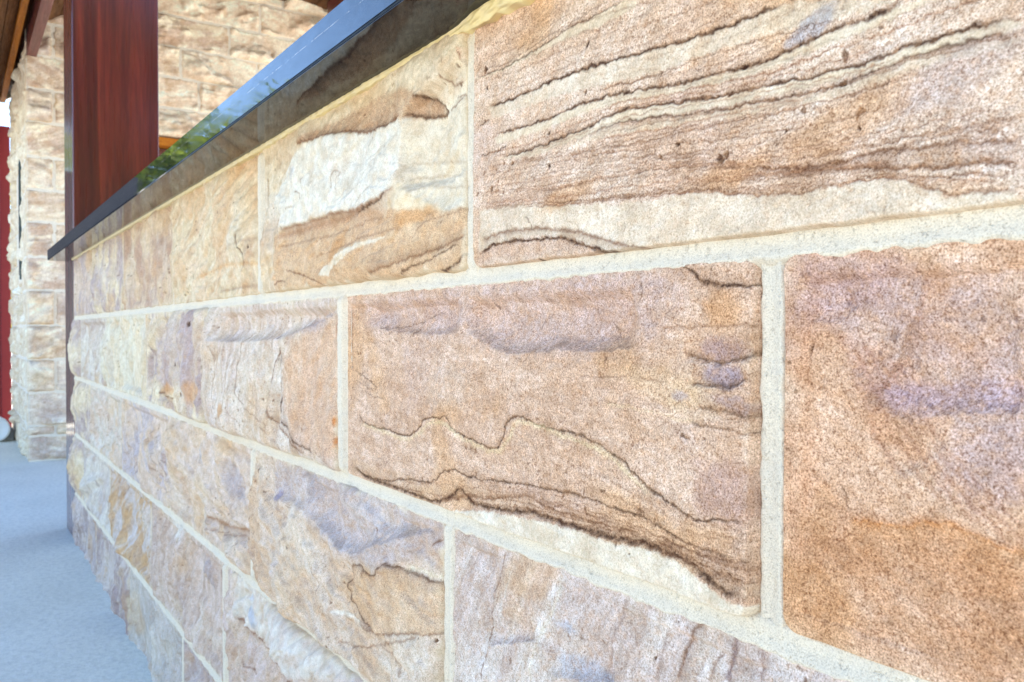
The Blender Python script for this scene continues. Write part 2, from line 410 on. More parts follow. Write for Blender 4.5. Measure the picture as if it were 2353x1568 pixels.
def axis_steps(a, b, stepf):
    v = [a]
    while v[-1] < b: v.append(v[-1] + stepf(v[-1]))
    v = np.array(v); return a + (v - a) * (b - a) / (v[-1] - a)
X_EDGE = -0.150                                            # the right edge of the frame meets the wall here
def build_stone(r, cfg, parent, mat, plane, stepx, stepz, back=.05):
    us = axis_steps(r[0], r[1], stepx); zs = axis_steps(r[2], r[3], stepz)
    U, Z = np.meshgrid(us.astype(np.float64), zs.astype(np.float64))
    h, c, g = stone_fields(U, Z, r, cfg)
    nu, nz = len(us), len(zs)
    idx = np.arange(nu * nz).reshape(nz, nu)
    q = np.stack([idx[:-1, :-1], idx[:-1, 1:], idx[1:, 1:], idx[1:, :-1]], -1).reshape(-1, 4)
    ring = np.concatenate([idx[0, :], idx[1:, -1], idx[-1, -2::-1], idx[-2:0:-1, 0]])
    U_, Z_, h_ = U.ravel(), Z.ravel(), h.ravel()
    n0 = len(U_); U2 = np.concatenate([U_, U_[ring]]); Z2 = np.concatenate([Z_, Z_[ring]]); h2 = np.concatenate([h_, np.full(len(ring), -back)])
    a = ring; b = np.roll(ring, -1); ia = n0 + np.arange(len(ring)); ib = np.roll(ia, -1)
    q = np.vstack([q, np.stack([b, a, ia, ib], -1)])
    co = plane(U2, Z2, h2)
    cols = np.concatenate([c.reshape(-1, 3), g.reshape(-1, 1)], 1); cols = np.vstack([cols, cols[ring]])
    return link('stone', mesh_np('stone', co, q, cols), mat, parent)

pl_wall = lambda u, z, h: np.stack([u, -h, z], -1)         # faces -Y, u runs along +X
wall = empty('garden_wall', (-1.6, .15, 0), 'low rock faced sandstone wall in banded cream pink and brown blocks under black coping', 'wall')

wall['kind'] = 'thing'
J_Z = [0.0, .180, .390, .592, .801, 1.010]                  # course lines (joint centres)
HG = .0034                                                  # half the joint width
marks_T = [
 ('fill', 'E', [(155, 445), (330, 380), (500, 300), (720, 240), (900, 185), (1100, 120), (1240, 60), (1380, 0), (1880, 0), (1750, 30), (1600, 75), (1400, 115), (1200, 170), (1000, 240), (850, 300), (640, 350), (420, 400), (180, 490)], dict(c=(.64, .55, .44), a=.68, soft=1.2, g=.28)),
 ('fill', 'E', [(110, 325), (230, 285), (330, 232), (430, 185), (560, 130), (700, 75), (800, 10), (720, 0), (600, 70), (500, 110), (420, 165), (320, 222), (220, 275)], dict(c=(.645, .55, .425), a=.7, soft=1.2, g=.2)),
 ('fill', 'E', [(185, 565), (380, 505), (560, 428), (740, 382), (900, 362), (1050, 328), (1150, 295), (1300, 258), (1400, 212), (1500, 158), (1650, 103), (1900, 10), (1960, 0), (1960, 20), (1700, 120), (1520, 200), (1300, 290), (1050, 352), (900, 392), (740, 410), (560, 460), (380, 540), (200, 590)], dict(c=(.645, .55, .425), a=.75, soft=1.2, g=.2)),
 ('fill', 'E', [(205, 655), (350, 615), (480, 565), (600, 520), (700, 462), (850, 436), (1100, 408), (1250, 373), (1400, 343), (1560, 300), (1700, 268), (1850, 208), (2000, 168), (2150, 122), (2353, 78), (2353, 110), (2150, 165), (1850, 250), (1560, 340), (1250, 410), (950, 470), (700, 500), (500, 585), (350, 640)], dict(c=(.645, .55, .425), a=.75, soft=1.2, g=.2)),
 ('fill', 'E', [(640, 525), (950, 485), (1250, 430), (1450, 395), (1600, 355), (1800, 285), (2000, 215), (2353, 140), (2353, 180), (2000, 260), (1700, 360), (1400, 440), (1000, 510), (700, 550), (500, 600)], dict(c=(.645, .55, .425), a=.55, soft=1.5, g=.25)),
 ('fill', 'E', [(125, 865), (300, 835), (480, 845), (650, 840), (800, 830), (950, 805), (1050, 785), (1150, 797), (1250, 806), (1400, 800), (1550, 782), (1650, 752), (1800, 742), (1900, 752), (2000, 797), (2150, 802), (2353, 782), (2353, 900), (1400, 1010), (760, 1060), (680, 1040), (600, 1010), (520, 980), (430, 962), (260, 975), (120, 1030)], dict(c=(.64, .55, .44), a=.68, soft=1.0, g=.28)),
 ('fill', 'E', [(120, 1050), (170, 1015), (260, 990), (430, 975), (520, 995), (600, 1025), (680, 1050), (760, 1045), (300, 1140), (120, 1140)], dict(c=PINK, a=.8, g=.7)),
 ('blob', 'E', (500, 800, 45, 8, 10), ORANGE, dict(a=.35)), ('blob', 'E', (1150, 710, 30, 8, 5), ORANGE, dict(a=.4)), ('blob', 'E', (1600, 520, 40, 14, 20), ORANGE, dict(a=.35)),
 ('blob', 'E', (1480, 110, 18, 7, 20), BLUE, dict(a=.6)), ('blob', 'E', (2100, 300, 30, 14, 20), PURPLE, dict(a=.4)),
 ('vein', 'E', [(110, 320), (230, 275), (330, 220), (420, 160), (500, 105), (600, 65), (720, 5)], dict(w=.7, a=.75)),
 ('vein', 'E', [(120, 290), (225, 260), (310, 215), (400, 150), (500, 95), (640, 10)], dict(w=.5, a=.5)),
 ('vein', 'E', [(155, 442), (330, 380), (500, 300), (720, 240), (900, 185), (1100, 120), (1240, 60), (1380, 5)], dict(w=1.1, a=1, fade=2.2, side=1, fa=.3)),
 ('vein', 'E', [(190, 555), (380, 500), (560, 420), (740, 375), (900, 355), (1050, 320), (1150, 285), (1300, 250), (1400, 205), (1500, 150), (1650, 95), (1780, 50), (1900, 0)], dict(w=1.0, a=.95, fade=2, side=1, fa=.3)),
 ('vein', 'E', [(205, 650), (350, 610), (480, 560), (600, 515), (700, 455), (850, 430), (1100, 400), (1250, 365), (1400, 335), (1560, 295), (1700, 260), (1850, 200), (2000, 160), (2150, 115), (2353, 70)], dict(w=.9, a=.95, fade=2, side=1, fa=.3)),
 ('vein', 'E', [(125, 640), (190, 625), (240, 600)], dict(w=.7, a=.8)), ('vein', 'E', [(125, 515), (160, 490)], dict(w=.7, a=.8)),
 ('vein', 'E', [(560, 560), (640, 520), (760, 490), (950, 475), (1100, 455), (1250, 420), (1450, 385), (1600, 345), (1800, 270), (2000, 200), (2200, 150), (2353, 125)], dict(w=.7, a=.75, fade=3, side=-1, fa=.3)),
 ('vein', 'E', [(640, 365), (850, 312), (1000, 250), (1200, 180), (1400, 125), (1600, 80)], dict(w=.5, a=.5)),
 ('vein', 'E', [(340, 790), (500, 770), (700, 720), (900, 690), (1100, 680), (1400, 690), (1600, 670), (1800, 620), (2000, 560), (2200, 530), (2353, 515)], dict(w=.7, a=.55, c=BROWN)),
 ('vein', 'E', [(130, 700), (260, 670), (420, 650), (700, 600), (1000, 540), (1300, 470), (1600, 400), (1900, 310), (2353, 190)], dict(w=.6, a=.35, c=BROWN)),
 ('vein', 'E', [(130, 760), (330, 700), (600, 650), (900, 640), (1200, 600)], dict(w=.6, a=.35, c=BROWN)),
 ('vein', 'E', [(1250, 690), (1420, 690), (1600, 662), (1750, 622), (1900, 605), (2100, 590), (2353, 565)], dict(w=.9, a=.65, c=BROWN, fade=3, side=-1)),
 ('vein', 'E', [(1500, 640), (1750, 590), (2000, 550), (2353, 480)], dict(w=.8, a=.5, c=BROWN)),
 ('vein', 'E', [(1400, 705), (1650, 690), (1900, 695), (2050, 680), (2200, 660), (2353, 670)], dict(w=1.0, a=.75, c=BROWN, fade=4, side=1)),
 ('vein', 'E', [(1700, 720), (2000, 725), (2353, 710)], dict(w=.8, a=.4, c=BROWN)),
 ('vein', 'E', [(900, 790), (950, 798), (1050, 775), (1150, 790), (1250, 800), (1400, 795), (1550, 775), (1650, 745), (1800, 735), (1900, 745), (2000, 790), (2150, 795), (2353, 775)], dict(w=1.0, a=.6, c=BROWN, fade=4, side=1, fa=.25, fc=TAN)),
 ('vein', 'E', [(120, 1045), (170, 1010), (260, 985), (350, 987), (430, 970), (520, 990), (600, 1020), (680, 1045), (780, 1042)], dict(w=1.3, a=1)),
 ('vein', 'E', [(130, 985), (250, 945), (400, 935), (500, 945), (600, 970), (700, 1000), (850, 1030)], dict(w=1.2, a=.6, c=BROWN, fade=4, side=-1)),
 ('vein', 'E', [(320, 890), (345, 920), (340, 945)], dict(w=.4, a=.7, cut=.001)),
 ('vein', 'E', [(820, 1035), (1000, 1012), (1300, 972), (1600, 942), (1900, 912), (2120, 890), (2353, 835)], dict(w=.45, a=.8, cut=.002, brk=.7)),
 ] + [('spot', 'E', s) for s in [(570, 190, 2), (145, 285, 2.4), (1115, 655, 2.6), (1140, 640, 2), (410, 545, 1.6), (262, 670, 1.8), (415, 680, 1.8), (875, 645, 1.5), (372, 1065, 2.2), (1380, 540, 1.4), (1205, 275, 1.6), (1365, 215, 1.3), (180, 775, 1.8), (150, 360, 1.6), (940, 600, 1.4), (570, 380, 1.1), (1610, 350, 1.0), (870, 305, .9), (430, 1060, .8), (1680, 530, 1)]]

marks_M = [
 ('fill', 'A', [(765, 612), (900, 600), (1000, 480), (1155, 420), (1160, 1020), (1000, 1100), (915, 1070), (830, 1035), (800, 985), (765, 960)], dict(c=(.63, .56, .46), a=.8, soft=2, g=.25, mott=.3)),
 ('fill', 'A', [(180, 750), (350, 640), (600, 500), (740, 440), (860, 490), (930, 540), (900, 610), (780, 605), (660, 655), (530, 680), (400, 690), (260, 735)], dict(c=(.48, .34, .235), a=.75, soft=4, g=.7, mott=.35)),
 ('fill', 'A', [(95, 930), (200, 790), (300, 730), (400, 695), (560, 680), (700, 660), (765, 612), (765, 960), (700, 1035), (560, 1090), (430, 1105), (330, 1125), (200, 1170), (120, 1195), (90, 1100)], dict(c=(.66, .61, .53), a=.85, soft=5, mott=.35, g=.28, h=2.0)),
 ('fill', 'A', [(100, 1230), (300, 1160), (500, 1120), (700, 1085), (850, 1100), (920, 1095), (1000, 1100), (1150, 1020), (1160, 1400), (600, 1470), (90, 1530)], dict(c=(.56, .40, .27), a=.75, soft=3, g=.6, mott=.2)),
 ('fill', 'A', [(1030, 245), (1155, 180), (1155, 410), (1090, 380), (1040, 305)], dict(c=(.56, .40, .30), a=.8, soft=1.2, g=.7)),
 ('fill', 'A', [(780, 975), (700, 1085), (780, 1095), (860, 1085), (915, 1070), (830, 1035), (800, 985)], dict(c=CREAM, a=.85, soft=1.5, g=.1)),
 ('fill', 'A', [(330, 1440), (350, 1390), (400, 1375), (470, 1330), (530, 1280), (640, 1240), (700, 1235), (640, 1260), (550, 1300), (480, 1360), (430, 1400), (385, 1440)], dict(c=(.66, .58, .47), a=.85, soft=1.0, g=.1)),
 ('blob', 'A', (430, 1300, 40, 14, 20), ORANGE, dict(a=.45)), ('blob', 'A', (820, 1130, 40, 9, 5), ORANGE, dict(a=.45)), ('blob', 'A', (190, 900, 12, 10, 0), BLUE, dict(a=.4)),
 ('vein', 'A', [(200, 748), (260, 735), (400, 692), (470, 675), (540, 690), (660, 658), (720, 620), (765, 592)], dict(w=1.6, a=.8, c=BROWN, fade=8, side=1, fa=.5)),
 ('vein', 'A', [(765, 592), (840, 600), (900, 603), (942, 555), (905, 515), (820, 488)], dict(w=1.4, a=.85, fade=6, side=1, fa=.4)),
 ('vein', 'A', [(1035, 255), (1045, 310), (1090, 370), (1142, 405)], dict(w=1.0, a=.8, c=BROWN)),
 ('vein', 'A', [(950, 380), (970, 420), (995, 440), (1040, 410)], dict(w=.9, a=.7, c=BROWN)), ('vein', 'A', [(1000, 500), (1050, 480), (1085, 490), (1070, 440)], dict(w=.9, a=.6, c=BROWN)), ('vein', 'A', [(950, 560), (990, 530), (1040, 500)], dict(w=.9, a=.6, c=BROWN)),
 ('vein', 'A', [(130, 1198), (200, 1178), (300, 1150), (430, 1112), (520, 1100), (600, 1085), (700, 1025), (770, 960)], dict(w=1.8, a=.65, c=(.30, .19, .13), fade=11, side=-1, fa=.5, fc=(.36, .23, .16))),
 ('vein', 'A', [(100, 1245), (280, 1180), (400, 1158), (500, 1125), (600, 1085)], dict(w=4, a=.5, c=(.34, .22, .15))),
 ('vein', 'A', [(540, 1125), (600, 1090), (680, 1050), (720, 1000)], dict(w=.9, a=.8)),
 ('vein', 'A', [(600, 1435), (760, 1370), (900, 1310), (1010, 1260), (1060, 1215), (1135, 1190)], dict(w=1.2, a=.6, c=BROWN, fade=6, side=1)),
 ('vein', 'A', [(930, 1420), (1010, 1390), (1060, 1310), (1130, 1278), (1160, 1270)], dict(w=1.3, a=1, fade=5, side=-1)),
 ('vein', 'A', [(740, 1440), (790, 1400), (880, 1360), (960, 1310), (1030, 1270)], dict(w=1.0, a=.75)),
 ('vein', 'A', [(150, 1410), (220, 1430), (280, 1460), (350, 1492)], dict(w=1.1, a=.7, c=BROWN)), ('vein', 'A', [(90, 1490), (120, 1465), (150, 1475)], dict(w=1.0, a=.7, c=BROWN)),
 ('vein', 'A', [(110, 1290), (300, 1250), (500, 1200), (700, 1120)], dict(w=1.5, a=.35, c=BROWN)), ('vein', 'A', [(300, 1340), (480, 1290), (620, 1220), (800, 1190)], dict(w=1.4, a=.35, c=BROWN)),
 ('vein', 'A', [(820, 1240), (870, 1170), (900, 1140), (1000, 1110), (1150, 1040)], dict(w=1.0, a=.4, c=BROWN)),
 ('vein', 'A', [(780, 850), (900, 830), (1000, 840), (1150, 820)], dict(w=1.6, a=.22, c=BROWN)), ('vein', 'A', [(780, 930), (900, 900), (1050, 920), (1150, 900)], dict(w=1.6, a=.22, c=BROWN)),
 ('vein', 'A', [(800, 1000), (900, 960), (1020, 980), (1150, 950)], dict(w=1.4, a=.25, c=BROWN)), ('vein', 'A', [(640, 940), (640, 970), (580, 1010), (540, 1060)], dict(w=1.0, a=.3, c=BROWN)),
 ('vein', 'A', [(395, 985), (398, 940), (405, 900), (430, 885), (442, 900)], dict(w=1.3, a=.45, c=BROWN, cut=.0025)), ('vein', 'A', [(440, 905), (415, 950), (430, 1010)], dict(w=.8, a=.4, c=BROWN)),
 ('vein', 'A', [(205, 1000), (228, 1000), (225, 1040)], dict(w=.9, a=.6, c=BROWN)), ('vein', 'A', [(245, 920), (232, 950), (245, 990)], dict(w=1.0, a=.4, c=BROWN)), ('vein', 'A', [(150, 1090), (200, 1072)], dict(w=.9, a=.4, c=BROWN)),
 ('ledge', 'A', [(764, 560), (770, 620), (772, 700), (757, 820), (768, 940), (768, 1010)], dict(side=1, dep=15, wid=60, lip=1.2)),
 ('ledge', 'A', [(260, 735), (400, 692), (560, 682), (700, 655), (765, 610)], dict(side=1, dep=6, wid=30, lip=1.5)),
 ('ledge', 'A', [(120, 1195), (330, 1130), (560, 1092), (700, 1040), (765, 965)], dict(side=-1, dep=5, wid=26, lip=2)),
 ('ledge', 'A', [(780, 975), (830, 1035), (915, 1072), (990, 1105)], dict(side=1, dep=5, wid=30, lip=2)),
 ] + [('spot', 'A', s) for s in [(430, 1320, 2.4), (185, 1340, 1.6), (1055, 490, 1.5), (1140, 385, 1.6), (520, 590, 1.2), (940, 350, 1), (620, 1430, 1), (1095, 1240, 1.4)]]

FAM = [[(155, 442), (330, 380), (500, 300), (720, 240), (900, 185), (1100, 120), (1240, 60), (1380, 5), (1600, -90), (2353, -420)],
 [(190, 555), (380, 500), (560, 420), (740, 375), (900, 355), (1050, 320), (1150, 285), (1300, 250), (1400, 205), (1500, 150), (1650, 95), (1780, 50), (1900, 0), (2353, -160)],
 [(205, 650), (350, 610), (480, 560), (600, 515), (700, 455), (850, 430), (1100, 400), (1250, 365), (1400, 335), (1560, 295), (1700, 260), (1850, 200), (2000, 160), (2150, 115), (2353, 70)],
 [(130, 700), (260, 670), (420, 650), (700, 600), (1000, 540), (1300, 470), (1600, 400), (1900, 310), (2353, 190)],
 [(130, 760), (330, 715), (600, 665), (900, 645), (1200, 620), (1600, 560), (2000, 460), (2353, 380)],
 [(130, 800), (340, 790), (500, 770), (700, 720), (900, 690), (1100, 680), (1400, 690), (1600, 665), (1800, 620), (2000, 560), (2200, 530), (2353, 515)],
 [(130, 850), (480, 830), (800, 790), (1100, 740), (1400, 715), (1650, 695), (1900, 695), (2050, 680), (2200, 660), (2353, 670)],
 [(130, 870), (480, 845), (900, 800), (1250, 800), (1550, 775), (1800, 735), (2000, 770), (2353, 770)]]
rl = random.Random(12)
def between(fa, fb, t, x0, x1, n=14, jit=6):
    xs = np.linspace(x0, x1, n); a = np.interp(xs, *zip(*fa)); b = np.interp(xs, *zip(*fb))
    return [(float(x), float(u + (v - u) * t + rl.uniform(-jit, jit))) for x, u, v in zip(xs, a, b)]
for fi in range(len(FAM) - 1):
    for t in ((.0, .2, .38, .55, .72, .87) if fi > 1 else (.25, .5, .75)):
        x0 = rl.choice([130, 130, 300, 600]); x1 = rl.choice([2353, 2353, 1900, 1500])
        marks_T.append(('vein', 'E', between(FAM[fi], FAM[fi + 1], t, x0, x1), dict(w=rl.uniform(.35, .62), a=rl.uniform(.2, .65), c=rl.choice([BROWN, BROWN, (.30, .17, .11)]), brk=.5, fade=rl.choice([0, 0, 1.5]), fa=.15, side=rl.choice([1, -1]))))
for off in (-35, -70, -110, -150, -200, -250):
    marks_T.append(('vein', 'E', [(x, y + off) for x, y in between(FAM[0], FAM[0], 0, 130, 1380)], dict(w=.6, a=rl.uniform(.15, .45), c=BROWN, brk=.7)))
CM = (.30, .185, .12)
marks_C = [
 ('fill', 'L', [(110, 220), (600, 120), (1100, 60), (1480, 60), (1500, 200), (1380, 380), (1200, 430), (1000, 425), (720, 430), (560, 345), (150, 330)], dict(c=(.49, .40, .375), a=.5, soft=12, mott=.45)),  # mauve sky tint of the upward ledge painted into the stone colour
 ('fill', 'L', [(520, 1092), (620, 1090), (720, 1100), (790, 1115), (900, 1135), (1000, 1160), (1100, 1190), (1210, 1225), (1300, 1240), (1400, 1270), (1500, 1320), (1570, 1370), (1640, 1430), (1720, 1475), (1815, 1495), (1815, 1580), (1500, 1480), (1000, 1300), (500, 1105)], dict(c=(.67, .585, .475), a=.92, soft=.9, g=.3)),
 ('fill', 'L', [(100, 870), (180, 900), (300, 930), (420, 985), (560, 985), (700, 1020), (860, 1040), (960, 1090), (1130, 1140), (1300, 1190), (1500, 1250), (1650, 1330), (1815, 1420), (1815, 1470), (1600, 1390), (1380, 1250), (1140, 1190), (900, 1115), (600, 1075), (460, 1060), (250, 985), (100, 930)], dict(c=(.56, .42, .29), a=.3, soft=4, g=.7)),
 ('blob', 'L', (1650, 260, 18, 14, 0), ORANGE, dict(a=.4)), ('blob', 'L', (1400, 560, 40, 12, -10), (.58, .43, .27), dict(a=.3)), ('blob', 'L', (1560, 620, 26, 18, 0), (.58, .44, .28), dict(a=.25)),
 ('blob', 'L', (1650, 420, 20, 9, 5), (.36, .27, .25), dict(a=.75)), ('blob', 'L', (1650, 530, 18, 8, -5), (.34, .28, .29), dict(a=.75)), ('blob', 'L', (1700, 640, 18, 5, -8), (.37, .29, .28), dict(a=.6)), ('blob', 'L', (1490, 610, 8, 3.5, 0), PURPLE, dict(a=.7)),
 ('blob', 'L', (1680, 1010, 30, 22, 0), (.40, .28, .24), dict(a=.55)), ('blob', 'L', (860, 330, 70, 14, 0), PURPLE, dict(a=.4)), ('blob', 'L', (230, 280, 25, 9, 0), PURPLE, dict(a=.55)), ('blob', 'L', (500, 560, 60, 25, 0), PALEPINK, dict(a=.4)),  # purple blobs paint sky tint onto the ledges
 ('vein', 'L', [(125, 640), (130, 712), (200, 746), (260, 752), (340, 785), (390, 742), (408, 702), (470, 705), (500, 692), (522, 745), (560, 772), (620, 800), (722, 842), (750, 780), (752, 730), (800, 690), (850, 707), (900, 740), (980, 752), (1060, 766), (1130, 800), (1200, 850), (1260, 886), (1300, 932), (1340, 986), (1400, 1030), (1480, 1082), (1540, 1122), (1600, 1132), (1700, 1128), (1815, 1150)], dict(w=.8, a=.95, fade=2.2, side=1, fa=.35, fc=CM)),
 ('vein', 'L', [(130, 728), (260, 768), (340, 800), (400, 760), (430, 718), (500, 722), (560, 790), (722, 858), (770, 790), (800, 712), (850, 722), (980, 768), (1120, 815), (1250, 900), (1330, 1000), (1400, 1046)], dict(w=2.0, a=.5, c=(.68, .58, .40), cut=0)),
 ('vein', 'L', [(95, 892), (150, 940), (240, 970), (300, 960), (370, 965), (450, 977), (490, 925), (540, 918), (590, 945), (650, 965), (760, 970), (850, 985), (950, 1000), (1060, 1025), (1130, 1050), (1230, 1090), (1300, 1105), (1380, 1150), (1450, 1190), (1520, 1230), (1620, 1260), (1700, 1280), (1780, 1295)], dict(w=.8, a=.85, fade=2, side=1, fa=.3, fc=CM)),
 ('vein', 'L', [(100, 905), (180, 957), (250, 982), (340, 1012), (380, 1027), (460, 1058), (520, 1032), (560, 990), (590, 1047), (640, 1072), (720, 1083), (790, 1097), (850, 1092), (900, 1112), (960, 1132), (1050, 1162), (1140, 1187), (1210, 1207), (1300, 1222), (1380, 1247), (1460, 1277), (1520, 1302), (1570, 1342), (1620, 1387), (1680, 1422), (1740, 1442), (1820, 1458)], dict(w=1.7, a=1, c=(.105, .06, .036), fade=1.6, side=1, fa=.5, fc=CM, brk=.15)),
 ('vein', 'L', [(470, 1060), (540, 1040), (590, 1030), (680, 1047), (760, 1035), (850, 1030), (900, 1065), (980, 1100), (1080, 1130), (1200, 1165), (1320, 1195)], dict(w=1.0, a=.7, c=BROWN, fade=3, side=1)),
 ('vein', 'L', [(1380, 1225), (1480, 1262), (1600, 1330), (1700, 1370), (1800, 1400)], dict(w=.8, a=.7, c=BROWN, fade=3)), ('vein', 'L', [(1550, 1270), (1680, 1320), (1800, 1345)], dict(w=.7, a=.6, c=BROWN, fade=3)),
 ('vein', 'L', [(1400, 1215), (1560, 1270), (1720, 1300), (1790, 1310)], dict(w=.8, a=.7, c=BROWN)), ('vein', 'L', [(900, 1050), (1040, 1085), (1180, 1140), (1300, 1165), (1420, 1210)], dict(w=.6, a=.5, c=BROWN)),
 ('vein', 'L', [(1480, 55), (1510, 85), (1545, 115), (1600, 142), (1680, 152), (1815, 147)], dict(w=1.1, a=1, fade=3, side=1, fa=.35)),
 ('vein', 'L', [(1400, 330), (1520, 320), (1640, 325), (1720, 310), (1800, 330)], dict(w=.8, a=.5, c=BROWN)), ('vein', 'L', [(1500, 440), (1580, 465), (1680, 470), (1750, 450), (1815, 430)], dict(w=.9, a=.7, fade=3)),
 ('vein', 'L', [(1530, 560), (1600, 572), (1680, 575), (1780, 545)], dict(w=.9, a=.7, fade=3)), ('vein', 'L', [(1560, 655), (1640, 668), (1720, 690), (1815, 700)], dict(w=.8, a=.6, fade=3)), ('vein', 'L', [(1540, 725), (1660, 742), (1760, 765), (1815, 778)], dict(w=.7, a=.6)),
 ('vein', 'L', [(1060, 530), (1200, 540), (1300, 520), (1420, 560)], dict(w=.6, a=.4, c=BROWN)), ('vein', 'L', [(1180, 640), (1300, 660), (1450, 700), (1560, 720)], dict(w=.9, a=.3, c=(.66, .55, .36))),
 ('vein', 'L', [(105, 505), (140, 525), (175, 550), (205, 580)], dict(w=.6, a=.7)), ('vein', 'L', [(110, 540), (150, 570), (190, 585), (215, 575), (205, 545)], dict(w=.5, a=.6)), ('vein', 'L', [(150, 590), (200, 618), (240, 620)], dict(w=.5, a=.6)),
 ('vein', 'L', [(200, 325), (260, 330), (330, 315), (400, 280), (460, 255)], dict(w=.5, a=.6)), ('vein', 'L', [(1300, 130), (1312, 165), (1305, 215)], dict(w=.5, a=.5)), ('vein', 'L', [(1140, 320), (1172, 340), (1165, 390)], dict(w=.5, a=.6)), ('vein', 'L', [(890, 230), (885, 270), (830, 330)], dict(w=.4, a=.5)),
 ('ledge', 'L', [(560, 340), (640, 370), (720, 432), (860, 428), (1010, 415), (1120, 425), (1260, 415), (1330, 400)], dict(side=1, dep=14, wid=30, lip=1.6)),
 ('ledge', 'L', [(150, 300), (230, 330), (300, 348), (430, 352), (560, 345)], dict(side=1, dep=8, wid=22, lip=1.2)),
 ('ledge', 'L', [(560, 770), (722, 850), (760, 770), (800, 700), (980, 760)], dict(side=-1, dep=2, wid=20, lip=1)),
 ('ledge', 'L', [(1490, 470), (1600, 480), (1700, 478), (1800, 450)], dict(side=1, dep=3.5, wid=12, lip=1.5)), ('ledge', 'L', [(1530, 570), (1640, 585), (1760, 560)], dict(side=1, dep=3.5, wid=12, lip=1.5)),
 ('ledge', 'L', [(500, 1092), (720, 1098), (900, 1130), (1140, 1195), (1380, 1258), (1560, 1350), (1720, 1450), (1820, 1480)], dict(side=1, dep=2.0, wid=12, lip=.8)),
 ] + [('vein', 'L', between([(100, 892), (300, 960), (590, 945), (950, 1000), (1300, 1105), (1620, 1260), (1800, 1300)], [(100, 905), (340, 1012), (590, 1047), (900, 1112), (1300, 1222), (1570, 1342), (1820, 1458)], t, x0, 1810, 18, 7), dict(w=w * .6, a=a * .9, c=BROWN, brk=.6)) for t, x0, w, a in ((.2, 600, .7, .5), (.4, 300, .8, .55), (.55, 700, .6, .5), (.7, 500, .9, .65), (.85, 800, .9, .75), (.93, 300, 1.0, .7))
 ] + [('vein', 'L', between([(900, 740), (1200, 850), (1480, 1082), (1815, 1150)], [(540, 918), (950, 1000), (1380, 1150), (1800, 1300)], t, x0, 1810, 12, 8), dict(w=.7, a=.3, c=BROWN, brk=.7)) for t, x0 in ((.25, 1300), (.5, 1150), (.75, 1000))
 ] + [('spot', 'L', s) for s in [(905, 45, 1.5), (765, 990, 1), (635, 990, 1), (1220, 1230, 1.2), (1275, 1262, .8), (150, 275, .8)]]

marks_CR = [
 ('fill', 'K', [(560, 130), (900, 110), (1300, 180), (1300, 640), (960, 655), (820, 650), (700, 590), (650, 420)], dict(c=(.45, .375, .365), a=.5, soft=12, mott=.4)),
 ('blob', 'K', (1150, 800, 22, 26, -30), (.44, .37, .38), dict(a=.5)),
 ('vein', 'K', [(620, 360), (690, 560), (770, 780), (900, 930)], dict(w=1.1, a=.35, c=(.30, .17, .12), brk=.6)),
 ('vein', 'K', [(660, 380), (735, 585), (840, 805), (1010, 990)], dict(w=1.1, a=.35, c=(.30, .17, .12), brk=.6)),
 ('vein', 'K', [(700, 400), (780, 610), (910, 830), (1120, 1050)], dict(w=1.1, a=.35, c=(.30, .17, .12), brk=.6)),
 ('vein', 'K', [(740, 420), (825, 635), (980, 855), (1230, 1110)], dict(w=1.1, a=.35, c=(.30, .17, .12), brk=.6)),
 ('vein', 'K', [(780, 440), (870, 660), (1050, 880), (1340, 1170)], dict(w=1.1, a=.35, c=(.30, .17, .12), brk=.6)),
 ('vein', 'K', [(820, 460), (915, 685), (1120, 905), (1450, 1230)], dict(w=1.1, a=.35, c=(.30, .17, .12), brk=.6)),
 ('fill', 'K', [(460, 1060), (560, 1040), (650, 1020), (800, 1040), (960, 1010), (1130, 1080), (1300, 1140), (1300, 1600), (900, 1500), (480, 1370)], dict(c=(.46, .275, .165), a=.6, soft=14, mott=.45)),
 ('fill', 'K', [(490, 100), (860, 80), (760, 250), (640, 335), (480, 340)], dict(c=(.44, .33, .31), a=.55, soft=8, mott=.3)),  # purple skylight on the face below the joint, painted in
 ('fill', 'K', [(640, 420), (690, 560), (760, 800), (850, 900), (950, 1005), (700, 1010), (560, 900), (500, 600), (560, 380)], dict(c=(.60, .44, .33), a=.6, soft=4)),
 ('fill', 'K', [(720, 560), (1300, 520), (1300, 640), (960, 650), (800, 640)], dict(c=(.45, .35, .36), a=.5, soft=4)),  # skylit purple above the ledge painted into the colour
 ('vein', 'K', [(640, 1015), (800, 1040), (960, 1012), (1130, 1082), (1300, 1145)], dict(w=1.6, a=.25, c=RUST, fade=9, side=-1, fc=ORANGE, fa=.35)),
 ('vein', 'K', [(625, 900), (640, 935), (645, 970), (660, 985)], dict(w=.35, a=.7)),
 ('ledge', 'K', [(680, 560), (720, 620), (820, 650), (960, 655), (1160, 642), (1300, 635)], dict(side=1, dep=6, wid=32, lip=1.4)),
 ('ledge', 'K', [(480, 330), (560, 335), (640, 330), (700, 260)], dict(side=1, dep=3, wid=16, lip=1.5)),
 ('ledge', 'K', [(660, 440), (700, 560), (760, 780), (850, 900)], dict(side=1, dep=3, wid=20, lip=2)),
]
